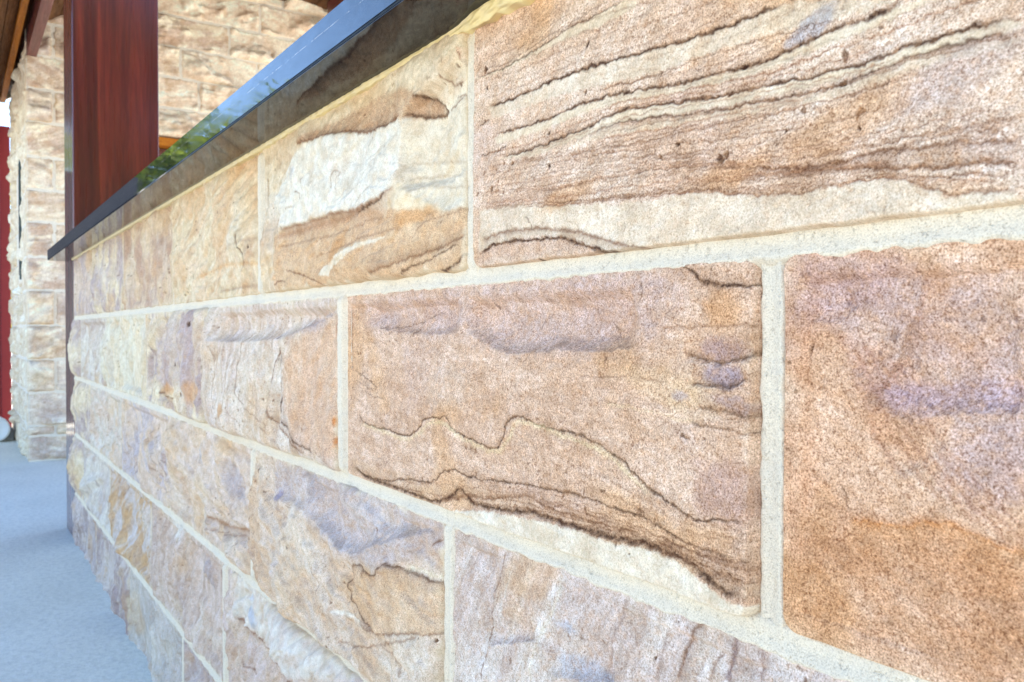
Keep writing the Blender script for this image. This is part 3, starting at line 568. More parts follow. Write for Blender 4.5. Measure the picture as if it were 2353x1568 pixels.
marks_CL = [
 ('fill', 'G', [(1470, 545), (1690, 455), (1700, 1410), (1420, 1310), (1310, 1150), (1280, 900), (1330, 660)], dict(c=(.585, .41, .29), a=.7, soft=14, g=.7, mott=.25)),
 ('blob', 'G', (1600, 560, 40, 28, 0), (.40, .25, .18), dict(a=.6)), ('blob', 'G', (1570, 1130, 7, 7, 0), RUST, dict(a=.8)), ('blob', 'G', (1577, 1240, 9, 13, 0), RUST, dict(a=.9)), ('blob', 'G', (1430, 560, 50, 12, 10), PURPLE, dict(a=.5)),  # purple blob paints skylight onto the upward ledge
 ('blob', 'G', (990, 1060, 22, 14, 0), ORANGE, dict(a=.5)),
 ('vein', 'G', [(1070, 600), (1045, 740), (1040, 880), (1050, 960), (1090, 1030), (1160, 1120), (1230, 1200)], dict(w=1.0, a=.6, c=BROWN)),
 ('vein', 'G', [(1250, 670), (1225, 800), (1215, 950), (1210, 1080), (1260, 1150), (1330, 1240), (1400, 1310)], dict(w=1.1, a=.8, c=BROWN, fade=4)),
 ('vein', 'G', [(1290, 690), (1268, 800), (1262, 950), (1252, 1080), (1300, 1160), (1370, 1250), (1440, 1310)], dict(w=1.2, a=.85, fade=4)),
 ('vein', 'G', [(1130, 680), (1110, 820), (1105, 960), (1150, 1060), (1220, 1150)], dict(w=1.0, a=.4, c=BROWN)), ('vein', 'G', [(900, 680), (925, 800), (915, 960), (935, 1080)], dict(w=1.2, a=.5, c=BROWN)),
 ('vein', 'G', [(985, 650), (975, 800), (980, 930), (1010, 1050), (1090, 1150)], dict(w=.9, a=.4, c=BROWN)), ('vein', 'G', [(1180, 690), (1165, 830), (1160, 980), (1200, 1090)], dict(w=1.4, a=.4, c=(.7, .62, .5))),
 ('vein', 'G', [(1330, 700), (1310, 860), (1300, 1050), (1340, 1150)], dict(w=1.6, a=.5, c=(.7, .6, .48))), ('vein', 'G', [(1650, 500), (1655, 580)], dict(w=1.2, a=.6)),
 ('ledge', 'G', [(870, 660), (1000, 668), (1150, 662), (1300, 640), (1370, 600), (1430, 560), (1560, 480)], dict(side=1, dep=17, wid=40, lip=3)),
 ('spot', 'G', (1280, 720, 2)), ('spot', 'G', (1425, 1280, 1.6)), ('spot', 'G', (1180, 1160, 1.5))]
marks_CL2 = [('fill', 'G', [(575, 560), (900, 520), (900, 900), (620, 930), (520, 880), (545, 700)], dict(c=(.48, .40, .37), a=.5, soft=14, g=.5, mott=.3)),
 ('fill', 'G', [(560, 955), (640, 850), (690, 960)], dict(c=ORANGE, a=.6, soft=8)), ('blob', 'G', (800, 960, 50, 25, 0), (.56, .36, .22), dict(a=.6)),
 ('vein', 'G', [(550, 960), (600, 960), (650, 975), (700, 1010)], dict(w=2, a=.8, c=BROWN)), ('spot', 'G', (785, 568, 5)), ('spot', 'G', (845, 812, 4)), ('spot', 'G', (695, 795, 4)), ('spot', 'G', (755, 968, 4)),
 ('ledge', 'G', [(590, 545), (540, 640), (515, 800), (540, 930)], dict(side=1, dep=10, wid=40, lip=4)), ('ledge', 'G', [(560, 960), (640, 970), (720, 1010)], dict(side=-1, dep=8, wid=30, lip=3))]
marks_C3R = [
 ('vein', 'D', [(480, 480), (468, 600), (430, 750), (400, 880), (380, 1000), (378, 1080), (350, 1200), (352, 1300)], dict(w=.7, a=.8, c=BROWN)), ('vein', 'D', [(520, 600), (490, 760), (440, 960)], dict(w=1.2, a=.35, c=(.7, .64, .55))),
 ('vein', 'D', [(830, 680), (810, 800), (740, 950), (680, 1080), (640, 1300)], dict(w=1.6, a=.35, c=(.7, .62, .48))), ('vein', 'D', [(1250, 760), (1180, 950), (1120, 1150), (1080, 1302)], dict(w=2, a=.3, c=BROWN)),
 ('vein', 'D', [(1720, 920), (1650, 980), (1600, 1120), (1560, 1300)], dict(w=1.3, a=.55, c=BROWN, fade=5)), ('vein', 'D', [(1930, 1010), (1900, 1120), (1880, 1230), (1860, 1310)], dict(w=1.6, a=.9, fade=5, c=(.15, .09, .08))),
 ('vein', 'D', [(2090, 1060), (2085, 1180), (2070, 1310)], dict(w=1.3, a=.6, c=BROWN, fade=4)), ('vein', 'D', [(1830, 1120), (1770, 1240), (1740, 1310)], dict(w=1.2, a=.5, c=BROWN)), ('vein', 'D', [(1500, 960), (1460, 1100), (1420, 1310)], dict(w=1.6, a=.3, c=BROWN)),
 ('blob', 'D', (1010, 1270, 50, 10, 0), BLUE, dict(a=.5)), ('blob', 'D', (2000, 1150, 30, 30, 0), PURPLE, dict(a=.45)), ('blob', 'D', (860, 960, 18, 5, 0), BLUE, dict(a=.5)), ('spot', 'D', (1405, 1160, 1.6)), ('spot', 'D', (2200, 1130, 1.5)), ('spot', 'D', (1560, 925, .8)),
 ('ledge', 'D', [(380, 1078), (440, 1062), (560, 1060), (690, 1035)], dict(side=1, dep=6, wid=14, lip=1.2)), ('ledge', 'D', [(480, 470), (465, 620), (400, 880), (380, 1080), (350, 1250)], dict(side=-1, dep=3, wid=20, lip=1)), ('ledge', 'D', [(740, 1240), (900, 1290), (1200, 1310)], dict(side=1, dep=6, wid=20, lip=1.5))]
marks_C3M = [
 ('fill', 'H', [(1930, 955), (1850, 865), (1800, 740), (1805, 660), (1830, 600), (1865, 605), (1900, 640), (1950, 665), (1980, 640), (2000, 600), (2030, 600), (2090, 640), (2180, 680), (2260, 720), (2330, 755), (2330, 985)], dict(c=(.58, .43, .30), a=.7, soft=2.5, g=.65, mott=.3)),
 ('fill', 'H', [(1380, 90), (1600, 100), (1900, 210), (2250, 370), (2340, 400), (2330, 540), (2100, 600), (1900, 600), (1700, 520), (1560, 330), (1370, 230)], dict(c=(.47, .42, .41), a=.65, soft=8, mott=.3)),  # blue-grey skylight on the sloping top painted into the colour
 ('vein', 'H', [(1930, 960), (1850, 868), (1800, 742), (1805, 660), (1830, 600), (1865, 605), (1900, 640), (1950, 665), (1980, 640), (2000, 600), (2030, 600), (2090, 640), (2180, 680), (2260, 720), (2330, 755)], dict(w=1.1, a=.85, c=(.13, .075, .05), fade=5, side=-1, fa=.3)),
 ('vein', 'H', [(1780, 840), (1850, 900), (1930, 970), (2050, 965), (2200, 972), (2335, 990)], dict(w=1.2, a=.6, c=BROWN)), ('vein', 'H', [(1720, 850), (1800, 860), (1880, 940)], dict(w=3, a=.6, c=(.7, .66, .58))), ('vein', 'H', [(2080, 625), (2200, 660), (2330, 720)], dict(w=2, a=.6, c=(.68, .6, .46))),
 ('vein', 'H', [(2200, 512), (2230, 480), (2290, 462), (2325, 475)], dict(w=1.1, a=.7, c=BROWN)), ('blob', 'H', (2270, 490, 14, 6, 0), PINK, dict(a=.7)),
 ('vein', 'H', [(1740, 1010), (1900, 1040), (2050, 1010), (2150, 990)], dict(w=1.3, a=.5, c=BROWN)), ('vein', 'H', [(1960, 1040), (2080, 1100), (2100, 1200)], dict(w=1.4, a=.4, c=BROWN)), ('vein', 'H', [(1630, 610), (1660, 690), (1640, 760)], dict(w=1, a=.4, c=BROWN)),
 ('vein', 'H', [(1520, 150), (1560, 120), (1620, 140)], dict(w=3.5, a=.6, c=(.28, .24, .23))), ('blob', 'H', (1400, 243, 17, 8, 10), (.32, .29, .33), dict(a=.85)), ('blob', 'H', (1580, 190, 20, 25, 0), (.38, .34, .33), dict(a=.5)),
 ('ledge', 'H', [(1560, 330), (1720, 500), (1850, 560), (2000, 480), (2200, 430), (2330, 420)], dict(side=1, dep=18, wid=40, lip=3)), ('ledge', 'H', [(1840, 605), (1900, 650), (1970, 665), (2010, 605), (2100, 645), (2330, 755)], dict(side=1, dep=3, wid=14, lip=1.5)),
 ('ledge', 'H', [(1350, 270), (1450, 260), (1560, 330)], dict(side=1, dep=8, wid=25, lip=3)), ('spot', 'H', (1920, 425, 2.6)), ('spot', 'H', (2165, 995, 1.6)), ('spot', 'H', (2235, 1008, 1.5)), ('spot', 'H', (1500, 510, 2))]
marks_C3L = [('blob', 'H', (1150, 170, 50, 36, 0), (.42, .39, .40), dict(a=.55, h=-5)), ('vein', 'H', [(1020, 350), (1090, 385), (1150, 412), (1250, 440), (1340, 470)], dict(w=2.2, a=.6, c=(.34, .19, .10), fade=10, side=-1)), ('vein', 'H', [(1020, 420), (1150, 450), (1300, 500)], dict(w=1.6, a=.4, c=BROWN)),
 ('ledge', 'H', [(880, 300), (1020, 420), (1150, 480), (1330, 560)], dict(side=1, dep=8, wid=40, lip=4)), ('blob', 'H', (1000, 20, 26, 16, 0), BLUE, dict(a=.5)), ('spot', 'H', (1300, 515, 4)), ('spot', 'H', (1275, 490, 3))]
marks_C4M = [('fill', 'H', [(1190, 600), (1250, 640), (1400, 740), (1620, 930), (1920, 1216), (1520, 1216), (1440, 1100), (1340, 1000), (1270, 950), (1195, 880)], dict(c=(.63, .575, .50), a=.8, soft=10, mott=.45, g=.08, h=3)),
 ('blob', 'H', (1280, 890, 24, 14, -30), BLUE, dict(a=.7)), ('blob', 'H', (1240, 790, 12, 6, -20), BLUE, dict(a=.5)), ('vein', 'H', [(1190, 880), (1240, 930), (1300, 985), (1370, 1050), (1430, 1110), (1500, 1200), (1540, 1216)], dict(w=2.2, a=.75, c=(.25, .15, .11), fade=8, side=-1)),
 ('ledge', 'H', [(1190, 880), (1300, 985), (1430, 1110), (1530, 1216)], dict(side=-1, dep=9, wid=40, lip=3)), ('vein', 'H', [(1200, 1120), (1300, 1180)], dict(w=1.6, a=.6, c=BROWN))]
marks_C4L = [('vein', 'H', [(992, 465), (985, 500), (972, 548)], dict(w=2, a=.8, c=BROWN)), ('blob', 'H', (1010, 670, 22, 30, 0), (.40, .36, .36), dict(a=.5)), ('vein', 'H', [(960, 520), (960, 700), (980, 860)], dict(w=3, a=.3, c=BROWN)),
 ('vein', 'H', [(1060, 620), (1080, 800), (1110, 960)], dict(w=3, a=.3, c=BROWN)), ('blob', 'H', (870, 420, 60, 26, 0), WHITE, dict(a=.6)), ('ledge', 'H', [(900, 380), (940, 520), (950, 800)], dict(side=1, dep=10, wid=40, lip=5))]
marks_C1L = [('vein', 'I', [(1150, 300), (1165, 450), (1160, 600), (1180, 700)], dict(w=9, a=.45, c=(.58, .36, .17))), ('fill', 'G', [(400, 240), (600, 60), (620, 320), (560, 320)], dict(c=(.62, .50, .36), a=.5, soft=15)), ('vein', 'G', [(1080, 55), (1095, 130), (1108, 190), (1085, 240)], dict(w=2.2, a=.9, cut=.004)),
 ('vein', 'G', [(800, 300), (950, 230), (1080, 220), (1230, 215)], dict(w=3, a=.35, c=ORANGE)), ('vein', 'G', [(900, 200), (1000, 130), (1200, 60)], dict(w=2.2, a=.25, c=BROWN)), ('vein', 'G', [(930, 380), (1050, 350), (1200, 345)], dict(w=3, a=.35, c=BROWN)), ('spot', 'G', (1130, 125, 3)), ('spot', 'G', (800, 60, 4))]

near = dict(smear=.25, top=.003, H=.007, R=.005, facet=.06, rough=.3, nf=3, wob=.0014, fine=.0009, mid=.0006, split=.45, mv=.22, tints=(((.57, .36, .19), .12, .11, .35, 201), ((.47, .39, .37), .14, .12, .2, 205)))
mid = dict(split=.75, sp2=.16, st=.06, mv=.18, bc=.10, H=.021, R=.020, mid=.0015, facet=.5, rough=.6, nf=6, wob=.003, top=.011, fine=.0011)
far = dict(split=.85, sp2=.14, st=.05, mv=.16, bc=.10, splitsc=.20, H=.036, R=.036, facet=1.6, rough=.35, nf=9, wob=.004, top=.014, fine=.0014, mid=.003)
def C(base, **k): d = dict(base); d.update(k); return d
courses = {
 4: [(-.583, .10, C(near, seed=11, A=(.60, .465, .365), B=(.635, .52, .425), ang=18, lines=.25, bs=.012, bc=.10, grain=.75, marks=marks_T, H=.0075, split=.35)),
     (-1.141, -.583, C(mid, seed=12, A=(.645, .55, .425), B=(.60, .49, .37), ang=14, lines=.25, grain=.3, marks=marks_M, facet=.10, rough=.4, split=.5, H=.024, top=0)),
     (-1.700, -1.141, C(mid, seed=13, A=(.62, .52, .39), B=(.60, .46, .33), ang=25, lines=.4, grain=.3, marks=marks_C1L, facet=.25, top=.0)),
     (-2.262, -1.700, C(far, seed=14, A=(.60, .48, .36), B=(.50, .38, .30), ang=80, lines=.3, grain=.3, top=0)),
     (-2.825, -2.262, C(far, seed=15, A=PURPLE, B=CREAM, ang=75, lines=.4, grain=.3, top=0)),
     (-3.285, -2.825, C(far, seed=16, A=PALEPINK, B=PURPLE, ang=70, lines=.5, grain=.3, top=0))],
 3: [(-.282, .30, C(near, seed=21, A=(.55, .37, .26), B=(.61, .45, .34), ang=-30, lines=.0, bc=.08, grain=.85, marks=marks_CR, H=.0075)),
     (-.855, -.282, C(near, seed=22, A=(.56, .415, .315), B=(.60, .46, .36), ang=-8, lines=.0, bc=.06, grain=.8, marks=marks_C, H=.0085, R=.0055, top=.004)),
     (-1.417, -.855, C(mid, seed=23, A=(.61, .52, .43), B=(.58, .49, .42), ang=86, lines=.35, ls=.03, bs=.012, bc=.16, st=.03, grain=.5, marks=marks_CL, facet=.10, H=.028, rough=.3, split=.5)),
     (-1.980, -1.417, C(mid, seed=24, A=CREAM, B=PURPLE, ang=80, lines=.25, grain=.45, marks=marks_CL2, facet=.3, H=.028)),
     (-2.545, -1.980, C(far, seed=25, A=(.64, .57, .46), B=CREAM, ang=78, lines=.4, grain=.2)),
     (-3.105, -2.545, C(far, seed=26, A=(.635, .565, .48), B=(.52, .44, .38), ang=65, lines=.5, grain=.3)),
     (-3.285, -3.105, C(far, seed=27, A=PURPLE, B=CREAM, ang=60, lines=.5, grain=.3))],
 2: [(-.621, -.052, C(near, seed=31, A=(.60, .52, .45), B=(.54, .45, .39), ang=62, lines=.2, bs=.010, bc=.12, grain=.6, marks=marks_C3R, H=.009, R=.007, top=.006, split=.6)),
     (-1.180, -.621, C(mid, seed=32, A=(.60, .50, .41), B=(.57, .44, .33), ang=-20, lines=.35, grain=.5, marks=marks_C3M, facet=.15, H=.024, top=.010)),
     (-1.742, -1.180, C(mid, seed=33, A=(.60, .50, .42), B=(.60, .48, .37), ang=-15, lines=.4, grain=.35, marks=marks_C3L, facet=.3, H=.028)),
     (-2.305, -1.742, C(far, seed=34, A=PALEPINK, B=(.52, .45, .42), ang=-35, lines=.8, grain=.3)),
     (-2.870, -2.305, C(far, seed=35, A=(.60, .53, .45), B=PALEPINK, ang=-25, lines=.6, grain=.25)),
     (-3.285, -2.870, C(far, seed=36, A=CREAM, B=PURPLE, ang=70, lines=.4, grain=.25))],
 1: [(-.770, -.30, C(near, seed=40, A=PALEPINK, B=PINK, ang=50, lines=.3, grain=.5)),
     (-1.331, -.770, C(mid, seed=41, A=(.57, .47, .41), B=(.55, .44, .36), ang=40, lines=.4, grain=.4, marks=marks_C4M, H=.026, facet=.2)),
     (-1.924, -1.331, C(mid, seed=42, A=(.57, .47, .40), B=(.52, .42, .35), ang=82, lines=.4, grain=.4, marks=marks_C4L, H=.032, facet=.35)),
     (-2.490, -1.924, C(far, seed=43, A=(.56, .49, .44), B=TAN, ang=35, lines=.8, grain=.3)),
     (-3.050, -2.490, C(far, seed=44, A=(.63, .565, .485), B=(.53, .46, .41), ang=50, lines=.5, grain=.3)),
     (-3.285, -3.050, C(far, seed=45, A=CREAM, B=PURPLE, ang=50, lines=.4, grain=.3))],
 0: [(-1.634, -1.07, C(far, seed=51, A=(.54, .47, .42), B=PURPLE, ang=40, lines=.8, grain=.4)),
     (-2.200, -1.634, C(far, seed=52, A=(.48, .43, .38), B=(.56, .50, .44), ang=-30, lines=.9, grain=.4)),
     (-2.765, -2.200, C(far, seed=53, A=(.40, .33, .31), B=(.56, .49, .44), ang=65, lines=1, grain=.4)),
     (-3.285, -2.765, C(far, seed=54, A=(.42, .36, .34), B=(.55, .48, .44), ang=60, lines=1, grain=.4))],
}
def joint_w(u): return {-.282: .0062, -.583: .0040, -.621: .0045, -.854: .0040, -.855: .0040, -1.141: .0030, -1.175: .0032, -1.180: .0032, -1.417: .0030, -1.331: .0034}.get(u, .0012)
PXK = 1.15 * 2353 / 1024 / F_PX                            # metres of wall per mesh step and metre of depth
for ci, row in courses.items():
    for (a, b, cfg) in row:
        z0, z1 = J_Z[ci] + (HG if ci else -.02), J_Z[ci + 1] - (HG if ci < 4 else -.012)
        if a < -3.2: cfg = dict(cfg, H=.030, R=.050, facet=.5, rough=.4, top=.0)
        if ci == 4: cfg = dict(cfg, under=1)
        a2, b2 = a + (joint_w(a) if a > -3.2 else 0), b - joint_w(b)
        def stx(u):
            if u > X_EDGE + .03: return .006
            return max(PXK * depth_of(u, 0, .755) ** 1.0 * max(.62, depth_of(u, 0, .755) * .58 + .4), 3.2e-4) * 1.05
        xr = min(b2, X_EDGE); dmin = depth_of(xr, 0, .755)
        stz = max(PXK * (dmin * .65 + .35 * depth_of(a2, 0, .755)), 4.2e-4)
        build_stone((a2, b2, z0, z1), cfg, wall, M_STONE, pl_wall, stx, lambda z: stz)

# mortar: one continuous bed that shows in the joints
def mortar_band(us, zs):
    U, Z = np.meshgrid(us, zs); return U, Z
def build_mortar():
    parts_co, parts_q, n = [], [], 0
    def add(us, zs, f):
        nonlocal n
        U, Z = np.meshgrid(us, zs); h = f(U, Z); nu, nz = len(us), len(zs)
        idx = n + np.arange(nu * nz).reshape(nz, nu)
        parts_q.append(np.stack([idx[:-1, :-1], idx[:-1, 1:], idx[1:, 1:], idx[1:, :-1]], -1).reshape(-1, 4))
        parts_co.append(np.stack([U.ravel(), -h.ravel(), Z.ravel()], -1)); n += nu * nz
    us = axis_steps(-3.29, .30, lambda u: .006 if u > X_EDGE + .03 else max(PXK * 1.3 * depth_of(u, 0, .755), 6e-4))
    for k in (1, 2, 3, 4):
        zc = J_Z[k]
        def f(U, Z, zc=zc, k=k):
            t = (Z - zc) / .0085
            h = .0028 - .0016 * t * (np.abs(t) < 1.6) - .0012 * np.exp(-((t + .1) / .5) ** 2)
            return h + fbm(U, Z, .06, 3, 900 + k) * .0011 + fbm(U, Z, .008, 3, 910 + k) * .0006 - .007 * ss(.75, 1.5, np.abs(t) + fbm(U, Z, .018, 3, 950 + k) * .35)
        add(us, np.linspace(zc - .022, zc + .022, 44), f)
    for ci, row in courses.items():
        for (a, b, cfg) in row:
            if a < -3.2: continue
            d = depth_of(a, 0, .755); st = max(PXK * 1.3 * d, 6e-4)
            def f(U, Z, a=a, ci=ci):
                t = (U - a) / .008
                e_ = ss(0, .012, np.minimum(J_Z[ci + 1] - .001 - Z, Z - J_Z[ci] - .001))
                h = .0016 + (.0070 * ss(-.45, -.75, np.float64(a)) - .0066 * ss(-1.4, -1.8, np.float64(a))) * e_ + .0010 * t * (np.abs(t) < 1.5) - .0014 * np.exp(-(t / .6) ** 2)
                return h + fbm(U, Z, .06, 3, 930 + ci) * .0010 + fbm(U, Z, .008, 3, 940 + ci) * .0006 - .007 * ss(.8, 1.5, np.abs(t) + fbm(U, Z, .018, 3, 960 + ci) * .35)
            add(np.linspace(a - .020, a + .020, max(10, int(.04 / st))), axis_steps(J_Z[ci] - .004, J_Z[ci + 1] + .004, lambda z: st), f)
    # body of the wall behind the face
    c = np.array([(x, y, z) for x in (-3.285, .30) for y in (.011, .30) for z in (0, 1.005)])
    parts_co.append(c); parts_q.append(n + np.array([(0, 1, 3, 2), (4, 6, 7, 5), (0, 4, 5, 1), (2, 3, 7, 6), (0, 2, 6, 4), (1, 5, 7, 3)]))
    return link('mortar', mesh_np('mortar', np.vstack(parts_co), np.vstack(parts_q)), M_MORTAR, wall)
build_mortar()

# coping slab and its sealant bead
ZC0, ZC1, YC = 1.0105, 1.0490, -.0745
bm = bmesh.new()
pts = [(.30, YC), (-3.400, YC), (-3.400, -.0075), (-3.2835, -.0075), (-3.2835, .33), (.30, .33)]
lo = [bm.verts.new((x, y, ZC0)) for x, y in pts]; hi = [bm.verts.new((x, y, ZC1)) for x, y in pts]
bm.faces.new(lo); bm.faces.new(hi[::-1])
for i in range(len(pts)):
    j = (i + 1) % len(pts); bm.faces.new((lo[j], lo[i], hi[i], hi[j]))
bmesh.ops.recalc_face_normals(bm, faces=bm.faces[:])
bmesh.ops.bevel(bm, geom=[e for e in bm.edges if e.calc_length() > .2 or abs(e.verts[0].co.z - e.verts[1].co.z) > .01], offset=.0022, segments=3, affect='EDGES')
me = bpy.data.meshes.new('coping'); bm.to_mesh(me); bm.free()
me.materials.append(M_GRANITE); me.materials.append(M_GRANITE_UNDER)
for p in me.polygons:
    if p.normal.z < -.9: p.material_index = 1
tag(link('coping', me, M_GRANITE, wall), 'polished black granite coping slab mirroring sky and trees')
def build_bead():
    us = axis_steps(-3.285, .25, lambda u: .006 if u > X_EDGE else max(.0016 * depth_of(u, 0, .9), 8e-4))
    na = 12; co = []
    for i, u in enumerate(us):
        z0 = ZC0 - .0005
        near_f = float(ss(-.62, -.54, np.float64(u)))
        r = .0030 + .0010 * float(fbm(np.array([u]), np.array([0.]), .05, 3, 77)[0]) + near_f * .0034
        for k in range(na):
            a = k / (na - 1)                              # from the slab, over the bead, to the stone face
            ang = a * math.pi / 2
            wr = .0009 * float(pn(np.array([u / .012]), np.array([a * 2.2]), 5)[0]) + near_f * .0042 * float(pn(np.array([u / .02 + a * 1.5]), np.array([a * 3.1]), 8)[0])
            y = -.010 - (r * 1.05 + wr) * math.cos(ang) * 1.0 + .0035 - near_f * .004
            z = z0 - (r * 1.5 + wr) * math.sin(ang)
            if k == 0: z = z0 + .002
            if k == na - 1: y = .004
            co.append((u, y, z))
    n = len(us); idx = np.arange(n * na).reshape(n, na)
    q = np.stack([idx[:-1, :-1], idx[:-1, 1:], idx[1:, 1:], idx[1:, :-1]], -1).reshape(-1, 4)
    return tag(link('sealant_bead', mesh_np('sealant_bead', np.array(co), q), M_SEALANT, wall), 'uneven cream sealant bead smeared under the black coping')
build_bead()

# ------------------------------------------------------------------ timber post
post = box('timber_post', (-3.545, -.0035, 0), (-3.2865, .284, 2.9), M_POST, None, .004)
tag(post, 'thick square varnished red brown timber post at the far end of the low wall', 'post')

# ------------------------------------------------------------------ house wall behind
HX = -5.45
house = empty('house_wall', (HX, 0, 0), 'tall house wall of pale rough sandstone courses behind the timber post', 'wall')
house['kind'] = 'thing'
hz = [0.0, .148, .205, .400, .590, .787, .990, 1.185, 1.385, 1.570, 1.760, 1.960, 2.150, 2.345, 2.535, 2.730, 2.925, 3.10]
pl_front = lambda u, z, h: np.stack([HX + h, u, z], -1)     # faces +X, u runs along +Y
pl_end = lambda u, z, h: np.stack([u, -h, z], -1)           # faces -Y
def soffit_z(y): return 2.485 + .62 * y if y < .80 else 2.981
hc = random.Random(5)
def house_cfg(warm, seed):  # colours of one house stone; tan tint stands for shade on chipped facets
    if warm: A, B = hc.choice([((.74, .66, .55), (.67, .56, .45)), ((.73, .65, .55), (.66, .55, .45)), ((.75, .67, .57), (.67, .56, .46))])
    else: A, B = hc.choice([((.70, .61, .50), (.55, .455, .375)), ((.71, .63, .52), (.54, .44, .37)), ((.66, .58, .49), (.52, .44, .385))])
    return dict(deep=0, split=1.2, splitsc=.22, H=.070, R=.030, facet=1.7, rough=.5, nf=7, wob=.009, fine=.0015, mid=.005, st=.05, flecks=.3, seed=seed, A=A, B=B, ang=hc.uniform(-30, 30), lines=.25, ls=.05, bs=.03, grain=.3, tints=(((.48, .35, .25), .14, .09, .45, 201), ((.70, .65, .58), .1, .13, .4, 209)), mv=.15, sp2=.2)
joints = {14: [1.139, 1.595], 15: [.60, 1.341, 1.9], 13: [.84, 1.322, 1.85], 12: [.45, .95, 1.45], 11: [.62, 1.108, 1.6], 10: [.30, .765, 1.3]}
sd = 300; GAPH = .0035
for k in range(len(hz) - 1):
    z0, z1 = hz[k] + GAPH, hz[k + 1] - GAPH
    if z1 - z0 < .02: z0, z1 = hz[k] + .003, hz[k + 1] - .003
    long = k % 2 == 0
    edges = [-.004] + ([] if long else [.135]) + joints.get(k, [.42, .95, 1.5] if long else [.66, 1.2, 1.75]) + [2.35]
    for a, b in zip(edges[:-1], edges[1:]):
        if z1 < 1.0 and a > .3: continue                    # hidden low behind the garden wall
        zz1 = z1
        if b > .56 and a < 1.62 and z0 < 1.9:                       # doorway
            if a >= .55: continue
            b = .552
        top = min(soffit_z(a), soffit_z(b)) + .30
        if z0 > top: continue
        if k == 11 and a < .05: zz1 = min(zz1, 2.327)
        sd += 1
        build_stone((a + (GAPH if a > 0 else 0), b - GAPH, z0, zz1), C(house_cfg(a > .3, sd), **(dict(H=.045) if k < 2 else {})), house, M_STONE_FAR, pl_front, lambda u: .0105, lambda z: .0095)
    ee = [-7.00, -6.60 if long else -6.35, -6.02 if long else -5.85, -5.452]
    for a, b in zip(ee[:-1], ee[1:]):
        if 1.06 < (z0 + z1) / 2 < 1.82:
            if a < -5.93 < b: a = -5.93
            if a < -6.20 < b: b = -6.20
            if a >= -6.21 and b <= -5.92: continue
        sd += 1
        cfg = house_cfg(False, sd); cfg.update(H=.030 if a > -5.95 else .045, A=(.66, .60, .50), B=(.58, .50, .40), lines=.2)
        build_stone((a + GAPH * .7, b - (GAPH * .7 if b < -5.5 else 0), z0, min(z1, 2.42)), cfg, house, M_STONE_FAR, pl_end, lambda u: .018, lambda z: .014)
def slab_mesh(boxes):
    co, q = [], []
    for a, b in boxes:
        n = len(co); co += [(x, y, z) for x in (a[0], b[0]) for y in (a[1], b[1]) for z in (a[2], b[2])]
        q += [tuple(n + i for i in f) for f in ((0, 1, 3, 2), (4, 6, 7, 5), (0, 4, 5, 1), (2, 3, 7, 6), (0, 2, 6, 4), (1, 5, 7, 3))]
    return np.array(co), np.array(q)
M_MORTAR2 = mat_mortar('pale_house_mortar', (.74, .65, .53), .3)
co, q = slab_mesh([((-7.0, .0, 0), (HX, .56, 2.33)), ((-7.0, .0, 2.331), (HX, .56, 2.42)), ((-7.0, .0561, 2.421), (HX, .56, 3.05)), ((-7.0, .5601, 1.975), (HX, 1.62, 3.05)), ((-7.0, 1.6201, 0), (HX, 2.35, 3.05)), ((-7.0, .5601, 0), (HX - .12, 1.62, 1.974))])
link('mortar', mesh_np('mortar', co, q, None, False), M_MORTAR2, house)
door = box('door', (HX - .10, .60, .02), (HX - .05, 1.58, 1.90), M_DOOR, house, .003)
dh = box('door_head', (HX - .06, .56, 1.905), (HX + .035, 1.62, 1.956), M_ORANGE, house, .003); tag(dh, 'orange varnished timber head over the doorway')
for y0 in (.561, 1.582): box('door_jamb', (HX - .06, y0, 0), (HX + .02, y0 + .037, 1.904), M_ORANGE, house, .003)
wf = box('window', (-5.93, -.013, 1.075), (-5.90, .03, 1.815), M_GREEN, house, .003); tag(wf, 'narrow dark green framed window slit in the wall end')
def glass():
    t = NT('dark_glass', .03, .6); n = t.noise(2, 2); t.color(t.mix(t.ramp(n, [(.3, 0.), (.7, 1.)]), (.01, .02, .018), (.02, .03, .028))); return t.m
box('pane', (-5.926, -.0150, 1.10), (-5.904, -.0135, 1.79), glass(), wf)
cfg = house_cfg(False, 777); cfg.update(H=.085, A=WHITE, B=CREAM)
s = build_stone((-6.28, -5.86, .985, 1.062), cfg, house, M_STONE_FAR, pl_end, lambda u: .016, lambda z: .012); s.name = 'window_sill'

# ------------------------------------------------------------------ roof over the entry
roof = empty('entry_roof', (-5.0, .8, 2.5), 'dark timber lined roof with exposed beam over the entry behind the post', 'roof')
roof['kind'] = 'thing'
RX0, RX1 = -6.98, -2.95
def board(y0, z0, y1, z1, mat, name, th=.018, x0=RX0, x1=RX1):
    L = math.hypot(y1 - y0, z1 - z0); ny, nz = -(z1 - z0) / L, (y1 - y0) / L; e = .0025
    ty, tz = (y1 - y0) / L, (z1 - z0) / L
    p = [(y0 + ty * e, z0 + tz * e), (y1 - ty * e, z1 - tz * e)]
    p += [(p[1][0] + ny * th, p[1][1] + nz * th), (p[0][0] + ny * th, p[0][1] + nz * th)]
    bm = bmesh.new(); A = [bm.verts.new((x0, y, z)) for y, z in p]; B = [bm.verts.new((x1, y, z)) for y, z in p]
    bm.faces.new(A); bm.faces.new(B[::-1])
    for i in range(4):
        j = (i + 1) % 4; bm.faces.new((A[i], B[i], B[j], A[j]))
    bmesh.ops.recalc_face_normals(bm, faces=bm.faces[:])
    me = bpy.data.meshes.new(name); bm.to_mesh(me); bm.free()
    return link(name, me, mat, roof)
bw = .085; y = -.55
while y < .80:
    y1 = min(y + bw * .85, .80); board(y, 2.485 + .62 * y, y1, 2.485 + .62 * y1, M_SOFFIT, 'soffit_board'); y = y1
y = .80
